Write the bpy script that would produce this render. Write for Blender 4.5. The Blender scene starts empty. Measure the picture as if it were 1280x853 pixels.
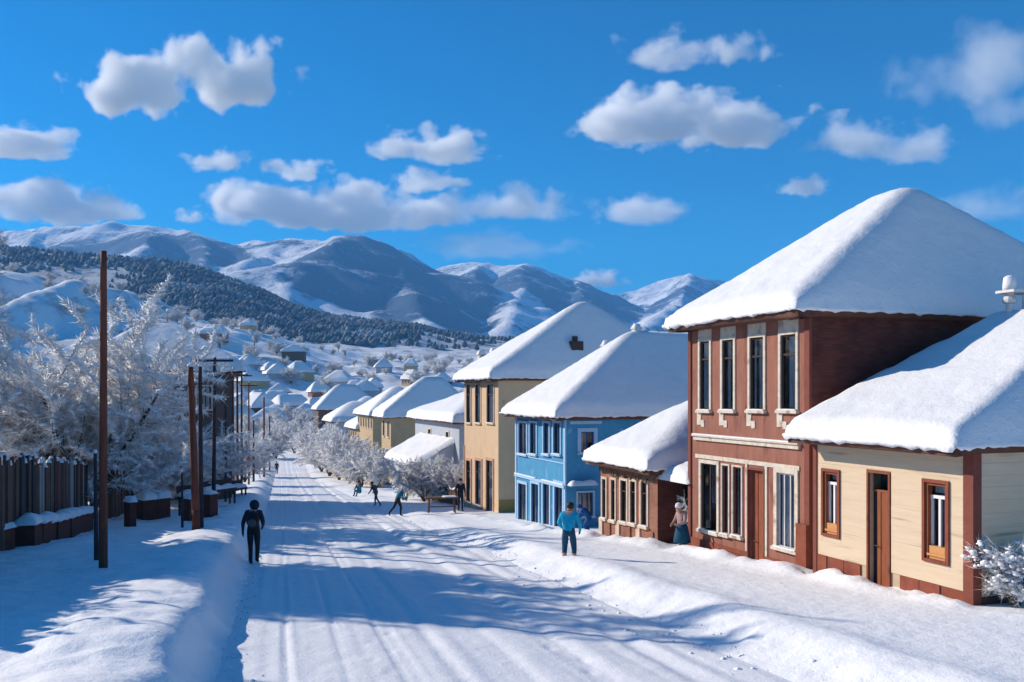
import bpy, math, random
import numpy as np
from mathutils import Vector, Matrix

scene = bpy.context.scene
col = scene.collection
R = math.radians

# ------------------------------------------------------------------ camera
FPX, CXP, HYP, EYE = 1100.0, 640.0, 490.0, 2.9      # focal length in photo pixels, centre column, horizon row
cam_d = bpy.data.cameras.new('camera')
cam_d.sensor_width = 36.0
cam_d.lens = FPX / 1280 * 36
cam_d.shift_y = (HYP - 426.5) / 1280
cam_d.clip_start, cam_d.clip_end = 0.1, 40000
cam = bpy.data.objects.new('camera', cam_d)
cam.location = (0, 0, EYE)
cam.rotation_euler = (R(90), 0, 0)
col.objects.link(cam)
scene.camera = cam

# ------------------------------------------------------------------ sky, sun, exposure
SUN_EL = R(26.5)
SUN_H = Vector((-0.922, 0.388, 0)).normalized()      # horizontal direction towards the sun
world = bpy.data.worlds.new('World'); scene.world = world; world.use_nodes = True
wn, wl = world.node_tree.nodes, world.node_tree.links
wn.clear()
sky = wn.new('ShaderNodeTexSky'); sky.sky_type = 'NISHITA'; sky.sun_disc = False
sky.sun_elevation = SUN_EL
sky.sun_rotation = math.atan2(SUN_H.x, SUN_H.y)
sky.altitude = 900; sky.air_density = 1.0; sky.dust_density = 0.15; sky.ozone_density = 4.0
hs = wn.new('ShaderNodeHueSaturation'); hs.inputs['Saturation'].default_value = 1.95
bg = wn.new('ShaderNodeBackground'); bg.inputs['Strength'].default_value = 0.102
wo = wn.new('ShaderNodeOutputWorld')
wl.new(sky.outputs[0], hs.inputs['Color']); wl.new(hs.outputs[0], bg.inputs['Color']); wl.new(bg.outputs[0], wo.inputs['Surface'])
sun_d = bpy.data.lights.new('sun', 'SUN'); sun_d.energy = 5.0; sun_d.angle = R(0.6); sun_d.color = (1.0, 0.89, 0.75)
sun = bpy.data.objects.new('sun', sun_d); col.objects.link(sun)
sd = Vector((SUN_H.x * math.cos(SUN_EL), SUN_H.y * math.cos(SUN_EL), math.sin(SUN_EL)))
sun.rotation_euler = sd.to_track_quat('Z', 'Y').to_euler()
sun.location = (-40, 20, 40)
vs = scene.view_settings
vs.view_transform = 'Standard'; vs.look = 'None'; vs.gamma = 1; vs.exposure = 0.33; vs.use_curve_mapping = False
cy = scene.cycles
cy.max_bounces = 16; cy.diffuse_bounces = 3; cy.glossy_bounces = 3; cy.transmission_bounces = 4
cy.transparent_max_bounces = 12; cy.volume_bounces = 16
cy.use_denoising = True; cy.caustics_reflective = False; cy.caustics_refractive = False
cy.sample_clamp_indirect = 6

# ------------------------------------------------------------------ helpers: noise
def _h(ix, iy, seed):
    n = (ix.astype(np.int64) * 374761393 + iy.astype(np.int64) * 668265263 + seed * 982451653) & 0xffffffff
    n = ((n ^ (n >> 13)) * 1274126177) & 0xffffffff
    return ((n ^ (n >> 16)) & 0xffff) / 65535.0
def vn(x, y, seed=0):
    x = np.asarray(x, float); y = np.asarray(y, float)
    ix, iy = np.floor(x), np.floor(y); fx, fy = x - ix, y - iy
    fx = fx * fx * fx * (fx * (fx * 6 - 15) + 10); fy = fy * fy * fy * (fy * (fy * 6 - 15) + 10)
    a, b = _h(ix, iy, seed), _h(ix + 1, iy, seed); c, d = _h(ix, iy + 1, seed), _h(ix + 1, iy + 1, seed)
    return (a + (b - a) * fx) * (1 - fy) + (c + (d - c) * fx) * fy
def fbm(x, y, seed=0, o=4):                           # about -1..1
    s = 0; a = 1; t = 0
    for k in range(o):
        ang = 0.6 * k
        X = np.asarray(x) * math.cos(ang) - np.asarray(y) * math.sin(ang); Y = np.asarray(x) * math.sin(ang) + np.asarray(y) * math.cos(ang)
        s = s + a * (vn(X * 2 ** k, Y * 2 ** k, seed + k * 17) * 2 - 1); t += a; a *= 0.5
    return s / t
def sm(x, a, b):
    t = np.clip((np.asarray(x, float) - a) / (b - a), 0, 1); return t * t * (3 - 2 * t)
def smin(a, b, k):
    h = np.clip(0.5 + 0.5 * (b - a) / k, 0, 1); return b + (a - b) * h - k * h * (1 - h)

# ------------------------------------------------------------------ helpers: materials
MATS = {}
def nodes_of(name):
    m = bpy.data.materials.new(name); m.use_nodes = True
    return m, m.node_tree.nodes, m.node_tree.links, m.node_tree.nodes['Principled BSDF']
def mat(name, c, rough=0.8, c2=None, scale=4.0, bump=0.0, bscale=30.0, stretch=(1, 1, 1), spec=0.3, metal=0.0, streak=None):
    """principled with a noise mix of two colours, optional bump and an optional third colour in streaks"""
    m, n, l, p = nodes_of(name)
    p.inputs['Roughness'].default_value = rough; p.inputs['Specular IOR Level'].default_value = spec
    p.inputs['Metallic'].default_value = metal
    tc = n.new('ShaderNodeTexCoord'); mp = n.new('ShaderNodeMapping'); mp.inputs['Scale'].default_value = stretch
    l.new(tc.outputs['Object'], mp.inputs['Vector'])
    no = n.new('ShaderNodeTexNoise'); no.inputs['Scale'].default_value = scale; no.inputs['Detail'].default_value = 6
    no.inputs['Roughness'].default_value = 0.65
    l.new(mp.outputs[0], no.inputs['Vector'])
    rp = n.new('ShaderNodeValToRGB'); rp.color_ramp.elements[0].position = 0.35; rp.color_ramp.elements[1].position = 0.65
    c2 = c2 or tuple(x * 0.8 for x in c)
    rp.color_ramp.elements[0].color = (*c, 1); rp.color_ramp.elements[1].color = (*c2, 1)
    l.new(no.outputs['Fac'], rp.inputs['Fac'])
    out = rp.outputs[0]
    if streak:
        n2 = n.new('ShaderNodeTexNoise'); n2.inputs['Scale'].default_value = streak[1]; n2.inputs['Detail'].default_value = 8
        l.new(mp.outputs[0], n2.inputs['Vector'])
        r2 = n.new('ShaderNodeValToRGB'); r2.color_ramp.elements[0].position = streak[2]; r2.color_ramp.elements[1].position = streak[2] + 0.12
        l.new(n2.outputs['Fac'], r2.inputs['Fac'])
        mx = n.new('ShaderNodeMix'); mx.data_type = 'RGBA'
        l.new(r2.outputs[0], mx.inputs['Factor']); l.new(out, mx.inputs['A']); mx.inputs['B'].default_value = (*streak[0], 1)
        out = mx.outputs['Result']
    l.new(out, p.inputs['Base Color'])
    if bump:
        nb = n.new('ShaderNodeTexNoise'); nb.inputs['Scale'].default_value = bscale; nb.inputs['Detail'].default_value = 5
        l.new(mp.outputs[0], nb.inputs['Vector'])
        b = n.new('ShaderNodeBump'); b.inputs['Strength'].default_value = 1.0; b.inputs['Distance'].default_value = bump
        l.new(nb.outputs['Fac'], b.inputs['Height']); l.new(b.outputs[0], p.inputs['Normal'])
    MATS[name] = m
    return m
def brick_mat(name, c1, c2, mortar, bw=0.24, bh=0.075, axis='s'):
    m, n, l, p = nodes_of(name)
    p.inputs['Roughness'].default_value = 0.9; p.inputs['Specular IOR Level'].default_value = 0.15
    tc = n.new('ShaderNodeTexCoord'); sp = n.new('ShaderNodeSeparateXYZ'); cb = n.new('ShaderNodeCombineXYZ'); ad = n.new('ShaderNodeMath')
    l.new(tc.outputs['Object'], sp.inputs[0]); ad.operation = 'ADD'; l.new(sp.outputs[0], ad.inputs[0]); l.new(sp.outputs[1], ad.inputs[1])
    l.new(ad.outputs[0], cb.inputs[0]); l.new(sp.outputs[2], cb.inputs[1])
    bt = n.new('ShaderNodeTexBrick'); bt.inputs['Color1'].default_value = (*c1, 1); bt.inputs['Color2'].default_value = (*c2, 1)
    bt.inputs['Mortar'].default_value = (*mortar, 1); bt.inputs['Scale'].default_value = 1; bt.inputs['Mortar Size'].default_value = 0.008
    bt.inputs['Brick Width'].default_value = bw; bt.inputs['Row Height'].default_value = bh; bt.inputs['Mortar Smooth'].default_value = 0.3
    l.new(cb.outputs[0], bt.inputs['Vector'])
    no = n.new('ShaderNodeTexNoise'); no.inputs['Scale'].default_value = 1.3; no.inputs['Detail'].default_value = 8; l.new(tc.outputs['Object'], no.inputs['Vector'])
    rp = n.new('ShaderNodeValToRGB'); rp.color_ramp.elements[0].color = (0.7, 0.68, 0.68, 1); rp.color_ramp.elements[1].color = (1.15, 1.1, 1.1, 1)
    rp.color_ramp.elements[0].position = .3; rp.color_ramp.elements[1].position = .7
    l.new(no.outputs['Fac'], rp.inputs['Fac'])
    mx = n.new('ShaderNodeMix'); mx.data_type = 'RGBA'; mx.blend_type = 'MULTIPLY'; mx.inputs['Factor'].default_value = 1
    l.new(bt.outputs['Color'], mx.inputs['A']); l.new(rp.outputs[0], mx.inputs['B']); l.new(mx.outputs['Result'], p.inputs['Base Color'])
    b = n.new('ShaderNodeBump'); b.inputs['Distance'].default_value = 0.008; b.invert = True
    l.new(bt.outputs['Fac'], b.inputs['Height']); l.new(b.outputs[0], p.inputs['Normal'])
    MATS[name] = m
def snow_mat(name, c=(0.86, 0.87, 0.89), dist=0.02, s1=3.0, s2=40.0):
    m, n, l, p = nodes_of(name)
    p.inputs['Base Color'].default_value = (*c, 1); p.inputs['Roughness'].default_value = 0.65
    p.inputs['Specular IOR Level'].default_value = 0.25
    tc = n.new('ShaderNodeTexCoord')
    a = n.new('ShaderNodeTexNoise'); a.inputs['Scale'].default_value = s1; a.inputs['Detail'].default_value = 6; a.inputs['Roughness'].default_value = .6
    g = n.new('ShaderNodeTexNoise'); g.inputs['Scale'].default_value = s2; g.inputs['Detail'].default_value = 3
    l.new(tc.outputs['Object'], a.inputs['Vector']); l.new(tc.outputs['Object'], g.inputs['Vector'])
    b1 = n.new('ShaderNodeBump'); b1.inputs['Distance'].default_value = dist * 2.0; l.new(a.outputs['Fac'], b1.inputs['Height'])
    b2 = n.new('ShaderNodeBump'); b2.inputs['Distance'].default_value = dist * 0.3; l.new(g.outputs['Fac'], b2.inputs['Height'])
    l.new(b1.outputs[0], b2.inputs['Normal']); l.new(b2.outputs[0], p.inputs['Normal'])
    r = n.new('ShaderNodeValToRGB'); r.color_ramp.elements[0].position = .3; r.color_ramp.elements[1].position = .7
    r.color_ramp.elements[0].color = (c[0] * .96, c[1] * .96, c[2] * .97, 1); r.color_ramp.elements[1].color = (*c, 1)
    l.new(a.outputs['Fac'], r.inputs['Fac']); l.new(r.outputs[0], p.inputs['Base Color'])
    MATS[name] = m

snow_mat('snow')
snow_mat('roof_snow', (0.80, 0.805, 0.815), 0.03, 1.7, 22)
snow_mat('road_snow', (0.80, 0.81, 0.835), 0.02, 2.0, 34)
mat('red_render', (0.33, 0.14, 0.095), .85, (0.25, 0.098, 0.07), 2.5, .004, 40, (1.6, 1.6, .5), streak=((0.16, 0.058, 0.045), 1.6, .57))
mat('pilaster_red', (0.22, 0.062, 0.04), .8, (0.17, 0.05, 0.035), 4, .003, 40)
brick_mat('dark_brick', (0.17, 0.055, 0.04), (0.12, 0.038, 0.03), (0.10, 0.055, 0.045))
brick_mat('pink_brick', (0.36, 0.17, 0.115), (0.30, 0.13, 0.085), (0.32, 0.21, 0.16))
mat('plinth_red', (0.27, 0.075, 0.04), .8, (0.2, 0.05, 0.03), 3, .004, 30, streak=((0.12, 0.04, 0.03), 2.5, .6))
mat('white_trim', (0.68, 0.61, 0.51), .75, (0.54, 0.46, 0.37), 6, .006, 30, streak=((0.34, 0.24, 0.18), 3.4, .58))
mat('beige_board', (0.68, 0.54, 0.38), .75, (0.62, 0.48, 0.33), 2.0, .004, 30, (0.4, 0.4, 6), streak=((0.40, 0.30, 0.21), 1.3, .60))
mat('beige_gap', (0.56, 0.42, 0.28), .9)
mat('cream_wall', (0.66, 0.47, 0.30), .85, (0.60, 0.42, 0.26), 1.6, .004, 30, streak=((0.44, 0.30, 0.19), 1.5, .64))
mat('mustard_wall', (0.40, 0.27, 0.09), .85, (0.33, 0.22, 0.08), 2)
mat('cream_trim', (0.58, 0.36, 0.23), .8, (0.48, 0.27, 0.17), 4)
mat('pink_trim', (0.66, 0.53, 0.40), .8, (0.54, 0.40, 0.30), 5)
mat('blue_wall', (0.065, 0.29, 0.50), .8, (0.05, 0.245, 0.44), 2.0, .004, 30, streak=((0.16, 0.39, 0.58), 2.2, .60))
mat('blue_trim', (0.36, 0.56, 0.74), .75, (0.30, 0.48, 0.68), 6)
mat('blue_deep', (0.03, 0.10, 0.26), .7, (0.025, 0.08, 0.20), 6)
mat('pale_wall', (0.42, 0.46, 0.52), .85, (0.36, 0.40, 0.46), 2)
mat('tan_wall', (0.52, 0.38, 0.22), .85, (0.46, 0.33, 0.19), 2)
mat('orange_wood', (0.30, 0.088, 0.03), .55, (0.20, 0.055, 0.022), 8, .002, 60, (4, 4, .5))
mat('light_orange_wood', (0.62, 0.30, 0.11), .55, (0.54, 0.25, 0.09), 8, .002, 60, (4, 4, .5))
mat('brown_fascia', (0.13, 0.055, 0.035), .8, (0.09, 0.04, 0.028), 6, .004, 30)
mat('dark_wood', (0.075, 0.05, 0.04), .85, (0.05, 0.035, 0.03), 6, .006, 40, (3, 3, .4))
mat('grey_plank', (0.17, 0.13, 0.11), .9, (0.10, 0.075, 0.065), 5, .006, 50, (4, 4, .35))
mat('brown_plank', (0.17, 0.095, 0.06), .9, (0.10, 0.055, 0.038), 5, .006, 50, (4, 4, .35))
mat('black_plank', (0.035, 0.03, 0.03), .9, (0.055, 0.045, 0.042), 5, .006, 50, (4, 4, .35))
mat('pale_plank', (0.36, 0.35, 0.36), .9, (0.25, 0.24, 0.24), 5, .006, 50, (4, 4, .35))
mat('red_block', (0.14, 0.045, 0.03), .9, (0.09, 0.032, 0.025), 3, .01, 14)
mat('pole_wood', (0.19, 0.058, 0.03), .75, (0.11, 0.034, 0.022), 5, .006, 40, (6, 6, .3), streak=((0.06, 0.025, 0.02), 3.0, .64))
mat('dark_pole', (0.055, 0.04, 0.045), .8, (0.035, 0.028, 0.035), 5, .006, 40, (6, 6, .3))
mat('straw', (0.24, 0.155, 0.10), .95, (0.13, 0.08, 0.055), 14, .01, 60, (4, 4, .4))
mat('bark', (0.10, 0.075, 0.06), .95, (0.06, 0.045, 0.038), 8, .01, 30, (3, 3, .6))
mat('frost_twig', (0.90, 0.91, 0.93), .8, (0.72, 0.70, 0.69), 2.2, 0)
mat('dim_twig', (0.30, 0.26, 0.235), .85, (0.18, 0.15, 0.13), 2.2, 0)
mat('sash_white', (0.78, 0.79, 0.80), .5, (0.72, 0.73, 0.75), 6)
mat('curtain_grey', (0.72, 0.70, 0.70), .9, (0.42, 0.40, 0.40), 5, 0, 1, (3, 3, .3))
mat('curtain_white', (0.88, 0.88, 0.9), .9, (0.7, 0.7, 0.75), 5, 0, 1, (3, 3, .3))
mat('curtain_pink', (0.70, 0.54, 0.50), .9, (0.50, 0.37, 0.34), 5, 0, 1, (3, 3, .3))
mat('interior_dark', (0.022, 0.02, 0.022), .9)
mat('galvanised', (0.62, 0.62, 0.62), .45, (0.5, 0.5, 0.5), 9, metal=.2, spec=.5)
mat('steel_dark', (0.10, 0.095, 0.09), .5, metal=.5)
# people
mat('skin', (0.50, 0.29, 0.20), .6, (0.46, 0.26, 0.18), 8)
mat('hair_dark', (0.02, 0.014, 0.011), .6, (0.035, 0.022, 0.016), 20)
mat('cloth_navy', (0.012, 0.016, 0.028), .85, (0.018, 0.022, 0.036), 12)
mat('cloth_black', (0.010, 0.011, 0.014), .85, (0.016, 0.017, 0.022), 12)
mat('cloth_grey', (0.10, 0.10, 0.12), .85, (0.07, 0.07, 0.085), 12)
mat('cloth_cyan', (0.01, 0.42, 0.64), .75, (0.008, 0.28, 0.48), 10)
mat('cloth_teal', (0.006, 0.07, 0.13), .8, (0.005, 0.05, 0.10), 10)
mat('cloth_sea', (0.008, 0.16, 0.24), .8, (0.006, 0.12, 0.19), 10)
mat('cloth_blue', (0.01, 0.11, 0.33), .8, (0.01, 0.085, 0.27), 10)
mat('cloth_pink', (0.42, 0.27, 0.25), .85, (0.34, 0.22, 0.21), 10)
mat('cloth_white', (0.70, 0.72, 0.76), .85, (0.6, 0.62, 0.67), 10)
mat('cloth_brown', (0.20, 0.13, 0.10), .85, (0.15, 0.10, 0.08), 10)
def glass_mat():
    m, n, l, p = nodes_of('window_glass'); n.remove(p)
    out = n['Material Output']; fr = n.new('ShaderNodeFresnel'); fr.inputs[0].default_value = 1.5
    tr = n.new('ShaderNodeBsdfTransparent'); tr.inputs[0].default_value = (.93, .95, .96, 1)
    gl = n.new('ShaderNodeBsdfGlossy'); gl.inputs['Roughness'].default_value = .03
    mx = n.new('ShaderNodeMixShader'); l.new(fr.outputs[0], mx.inputs[0]); l.new(tr.outputs[0], mx.inputs[1]); l.new(gl.outputs[0], mx.inputs[2])
    l.new(mx.outputs[0], out.inputs['Surface']); MATS['window_glass'] = m
glass_mat()

# ------------------------------------------------------------------ helpers: objects
def props(o, label=None, cat=None, group=None, kind=None):
    if label: o['label'] = label
    if cat: o['category'] = cat
    if group: o['group'] = group
    if kind: o['kind'] = kind
    return o
def link(name, me, m, parent=None, **k):
    o = bpy.data.objects.new(name, me); col.objects.link(o)
    if m is not None:
        for x in (m if isinstance(m, (list, tuple)) else [m]): me.materials.append(MATS[x])
    if parent is not None: o.parent = parent
    return props(o, **k)
def empty(name, loc, rz=0.0, **k):
    o = bpy.data.objects.new(name, None); col.objects.link(o); o.empty_display_size = .2
    o.location = loc; o.rotation_euler = (0, 0, rz)
    return props(o, **k)
def copy_tree(o, parent=None):
    c = o.copy(); col.objects.link(c)
    if parent is not None: c.parent = parent
    for ch in list(o.children): copy_tree(ch, c)
    return c
class MB:
    def __init__(s): s.v = []; s.f = []; s.mi = []; s.m = 0
    def add(s, vs, fs):
        b = len(s.v); s.v += [tuple(p) for p in vs]; s.f += [tuple(b + i for i in q) for q in fs]; s.mi += [s.m] * len(fs); return s
    def box(s, x0, x1, y0, y1, z0, z1):
        x0, x1 = min(x0, x1), max(x0, x1); y0, y1 = min(y0, y1), max(y0, y1); z0, z1 = min(z0, z1), max(z0, z1)
        return s.add([(x, y, z) for z in (z0, z1) for y in (y0, y1) for x in (x0, x1)],
                     [(0, 2, 3, 1), (4, 5, 7, 6), (0, 1, 5, 4), (2, 6, 7, 3), (0, 4, 6, 2), (1, 3, 7, 5)])
    def tube(s, p0, p1, r0, r1, n=6, cap=True):
        p0, p1 = Vector(p0), Vector(p1); d = (p1 - p0)
        if d.length < 1e-6: return s
        d.normalize(); a = d.orthogonal().normalized(); b = d.cross(a)
        vs = [p0 + (a * math.cos(2 * math.pi * i / n) + b * math.sin(2 * math.pi * i / n)) * r0 for i in range(n)]
        vs += [p1 + (a * math.cos(2 * math.pi * i / n) + b * math.sin(2 * math.pi * i / n)) * r1 for i in range(n)]
        fs = [(i, (i + 1) % n, n + (i + 1) % n, n + i) for i in range(n)]
        if cap: fs += [tuple(range(n - 1, -1, -1)), tuple(range(n, 2 * n))]
        return s.add(vs, fs)
    def lathe(s, prof, cx=0, cyy=0, n=12):
        vs = []; k = len(prof)
        for r, z in prof: vs += [(cx + r * math.cos(2 * math.pi * i / n), cyy + r * math.sin(2 * math.pi * i / n), z) for i in range(n)]
        fs = [(j * n + i, j * n + (i + 1) % n, (j + 1) * n + (i + 1) % n, (j + 1) * n + i) for j in range(k - 1) for i in range(n)]
        fs += [tuple(range(n - 1, -1, -1)), tuple(range((k - 1) * n, k * n))]
        return s.add(vs, fs)
    def blob(s, c, rx, ry, rz, seed=0, amp=.18, n=10, k=6):
        rr = random.Random(seed); vs = [(c[0], c[1], c[2] - rz)]
        for j in range(1, k):
            th = math.pi * j / k
            for i in range(n):
                ph = 2 * math.pi * i / n; q = 1 + rr.uniform(-amp, amp)
                vs.append((c[0] + rx * q * math.sin(th) * math.cos(ph), c[1] + ry * q * math.sin(th) * math.sin(ph), c[2] - rz * q * math.cos(th)))
        vs.append((c[0], c[1], c[2] + rz)); fs = []
        for i in range(n): fs.append((0, 1 + (i + 1) % n, 1 + i))
        for j in range(k - 2):
            for i in range(n): a = 1 + j * n + i; b = 1 + j * n + (i + 1) % n; fs.append((a, b, b + n, a + n))
        e = len(vs) - 1
        for i in range(n): fs.append((1 + (k - 2) * n + i, 1 + (k - 2) * n + (i + 1) % n, e))
        return s.add(vs, fs)
    def mesh(s, name, smooth=False):
        me = bpy.data.meshes.new(name); me.from_pydata(s.v, [], s.f)
        if s.m: me.polygons.foreach_set('material_index', s.mi)
        if smooth: me.polygons.foreach_set('use_smooth', [True] * len(me.polygons))
        me.update(); return me
    def build(s, name, m, parent=None, smooth=False, **k): return link(name, s.mesh(name, smooth), m, parent, **k)
def np_mesh(name, V, Fq, smooth=True):
    """V (n,3) array, Fq (m,3|4) int array"""
    me = bpy.data.meshes.new(name); V = np.ascontiguousarray(V, dtype=np.float32); Fq = np.ascontiguousarray(Fq, dtype=np.int32)
    k = Fq.shape[1]
    me.vertices.add(len(V)); me.vertices.foreach_set('co', V.ravel())
    me.loops.add(Fq.size); me.loops.foreach_set('vertex_index', Fq.ravel())
    me.polygons.add(len(Fq)); me.polygons.foreach_set('loop_start', np.arange(0, Fq.size, k, dtype=np.int32))
    if smooth: me.polygons.foreach_set('use_smooth', np.ones(len(Fq), dtype=bool))
    me.update(calc_edges=True); return me
def grid_faces(nr, nc):
    i = np.arange(nr - 1)[:, None] * nc + np.arange(nc - 1)[None, :]
    return np.stack([i, i + 1, i + nc + 1, i + nc], -1).reshape(-1, 4)
def ray(px, py): return Vector(((px - CXP) / FPX, 1.0, (HYP - py) / FPX))
def at(px, py, y): r = ray(px, py); return Vector((r.x * y, y, EYE + r.z * y))

# ------------------------------------------------------------------ the ground
def road_z(y):
    y = np.asarray(y, float); q = np.clip(y - 85, 0, 115)
    return -0.0755 * (np.minimum(y, 85) + q - q * q / 230)
def Ledge(y): return -0.89 - 0.2635 * np.asarray(y, float)
def Redge(y): return Ledge(y) + np.clip(7.8 - 0.02 * np.asarray(y, float), 5.4, 8.2)
def interp_px(x, ydist, pts):                          # crest heights: pts are (px, py) of the crest seen at distance ydist
    xs = [(p - CXP) / FPX * ydist for p, q in pts]; zs = [EYE + (HYP - q) / FPX * ydist for p, q in pts]
    return np.interp(x, xs, zs)
def base_far(y):
    return np.interp(y, [0, 230, 300, 380, 520, 800, 1200, 2000, 9000], [0, 0, 2.5, 8, 22, 36, 44, 50, 50])
CREST_B = [(-500, 300), (-200, 318), (0, 345), (30, 356), (62, 380), (84, 366), (102, 354), (120, 362), (150, 384), (185, 398), (230, 408), (270, 413), (310, 425), (350, 436), (430, 458), (520, 470), (900, 480), (1600, 470)]
CREST_C = [(-600, 300), (-200, 318), (0, 326), (60, 331), (130, 336), (200, 343), (250, 352), (290, 366), (330, 381), (370, 398), (400, 406), (450, 412), (520, 416), (600, 428), (700, 434), (900, 436), (1700, 430)]
def G(x, y):
    x = np.asarray(x, float); y = np.asarray(y, float)
    rz = road_z(y); dR = x - Redge(y); dL = Ledge(y) - x
    near = 1 - sm(y, 170, 230)
    edge = fbm(x * 1.1, y * 1.1, 3, 4) * 0.20
    hr = 0.27 - 0.22 * sm(y, 25, 37)
    right = hr * sm(dR + edge, -0.15, 1.5) + 0.12 * np.exp(-((dR - 1.1 + edge) / 0.65) ** 2) * (1 - .45 * sm(y, 25, 45)) + (0.05 * fbm(x * .5, y * .5, 7, 3) + .045 * fbm(x * 4.2, y * 4.2, 9, 4) * np.exp(-((dR - .5) / .7) ** 2)) * sm(dR, -.2, .6) * (1 - .6 * sm(dR, 1.5, 3.5))
    hl = 0.50 - 0.12 * sm(y, 20, 40)
    left = hl * sm(dL + edge * .7, -0.05, 0.6) + 0.16 * np.exp(-((dL - 1.3) / 0.9) ** 2) + (0.10 * fbm(x * .7, y * .7, 11, 3) + .045 * fbm(x * 2.9, y * 2.9, 13, 3)) * sm(dL, 0.0, .9)
    z = rz - 0.10 + near * (np.where(dR > -.6, right + .10 * sm(dR, -.5, .1), 0) + np.where(dL > -.6, left + .10 * sm(dL, -.5, .1), 0)) + (1 - near) * .1
    far = sm(y, 210, 300)
    ef = (x - (8.27 - .364 * (y - 15.8))) * .94
    z = z + .20 * np.exp(-((ef + .15) / .42) ** 2) * np.clip(.55 + 1.3 * fbm(x * 1.3, y * 1.3, 45, 3), 0, 1.4) * sm(y, 13, 15.5) * (1 - sm(y, 30, 60))
    bf = base_far(y)
    cb = np.maximum(interp_px(x, 450.0, CREST_B) + 10.8 - base_far(450.0), 0)
    B = cb * np.clip(np.where(y < 450, sm(y, 215, 450), 1 - .85 * sm(y, 450, 820)), 0, 1)
    cc = np.maximum(interp_px(x * 1300.0 / np.maximum(y, 600), 1300.0, CREST_C) - base_far(1300.0) + 10.8, 0)
    C = cc * np.where(y < 1300, sm(y, 640, 1300), 1 - .8 * sm(y, 1300, 2300))
    nz = far * (3.2 * fbm(x / 34, y / 34, 21, 4) + 1.5 * fbm(x / 10, y / 10, 23, 3))
    wide = sm(np.abs(x + .26 * y), 30, 160) * (1 - far) * 1.0 * fbm(x / 14, y / 14, 27, 3)
    return z + bf + np.maximum(B, 0) * far + C + nz + wide
def g1(x, y): return float(G(np.array([x]), np.array([y]))[0])

ys = [-300.0, -120, -60, -30, -12, -2, 4]
while ys[-1] < 9.5: ys.append(ys[-1] + .35)
while ys[-1] < 7000: ys.append(ys[-1] + max(.10, .0085 * ys[-1]))
ys = np.array(ys)
aa = np.concatenate([np.arange(0, 14, .14), 14 * 1.07 ** np.arange(0, 27)])
aa = np.concatenate([-aa[:0:-1], aa])
YY = np.repeat(ys[:, None], len(aa), 1)
XX = aa[None, :] * np.maximum(1, YY / 26) + np.where(YY < 0, 2.9, (Ledge(YY) + Redge(YY)) / 2)
ZZ = G(XX, YY)
def ground_mat():
    m, n, l, p = nodes_of('ground_snow'); p.inputs['Roughness'].default_value = .65; p.inputs['Specular IOR Level'].default_value = .25
    tc = n.new('ShaderNodeTexCoord'); sp = n.new('ShaderNodeSeparateXYZ'); l.new(tc.outputs['Object'], sp.inputs[0])
    def noise(s, d=6, r=.6):
        a = n.new('ShaderNodeTexNoise'); a.inputs['Scale'].default_value = s; a.inputs['Detail'].default_value = d; a.inputs['Roughness'].default_value = r
        l.new(tc.outputs['Object'], a.inputs['Vector']); return a
    a, g, f = noise(2.6), noise(36, 3), noise(.05, 10, .75)
    b1 = n.new('ShaderNodeBump'); b1.inputs['Distance'].default_value = .05; l.new(a.outputs['Fac'], b1.inputs['Height'])
    b2 = n.new('ShaderNodeBump'); b2.inputs['Distance'].default_value = .007; l.new(g.outputs['Fac'], b2.inputs['Height'])
    l.new(b1.outputs[0], b2.inputs['Normal']); l.new(b2.outputs[0], p.inputs['Normal'])
    # scrub and bare twigs that poke through the snow on the far slopes
    mr = n.new('ShaderNodeMapRange'); mr.inputs['From Min'].default_value = 210; mr.inputs['From Max'].default_value = 420; l.new(sp.outputs[1], mr.inputs['Value'])
    rp = n.new('ShaderNodeValToRGB'); rp.color_ramp.elements[0].position = .50; rp.color_ramp.elements[1].position = .64; l.new(f.outputs['Fac'], rp.inputs['Fac'])
    mu = n.new('ShaderNodeMath'); mu.operation = 'MULTIPLY'; l.new(mr.outputs[0], mu.inputs[0]); l.new(rp.outputs[0], mu.inputs[1])
    m2 = n.new('ShaderNodeMath'); m2.operation = 'MULTIPLY_ADD'; m2.use_clamp = True; m2.inputs[1].default_value = .72; l.new(mu.outputs[0], m2.inputs[0])
    mf = n.new('ShaderNodeMapRange'); mf.inputs['From Min'].default_value = 780; mf.inputs['From Max'].default_value = 980; mf.inputs['To Max'].default_value = .45; l.new(sp.outputs[1], mf.inputs['Value']); l.new(mf.outputs[0], m2.inputs[2])
    mx = n.new('ShaderNodeMix'); mx.data_type = 'RGBA'; l.new(m2.outputs[0], mx.inputs['Factor'])
    mx.inputs['A'].default_value = (.86, .87, .89, 1); mx.inputs['B'].default_value = (.13, .13, .13, 1)
    l.new(mx.outputs['Result'], p.inputs['Base Color']); MATS['ground_snow'] = m
ground_mat()
link('ground', np_mesh('ground', np.stack([XX, YY, ZZ], -1).reshape(-1, 3), grid_faces(*XX.shape)), 'ground_snow', kind='structure')

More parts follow.
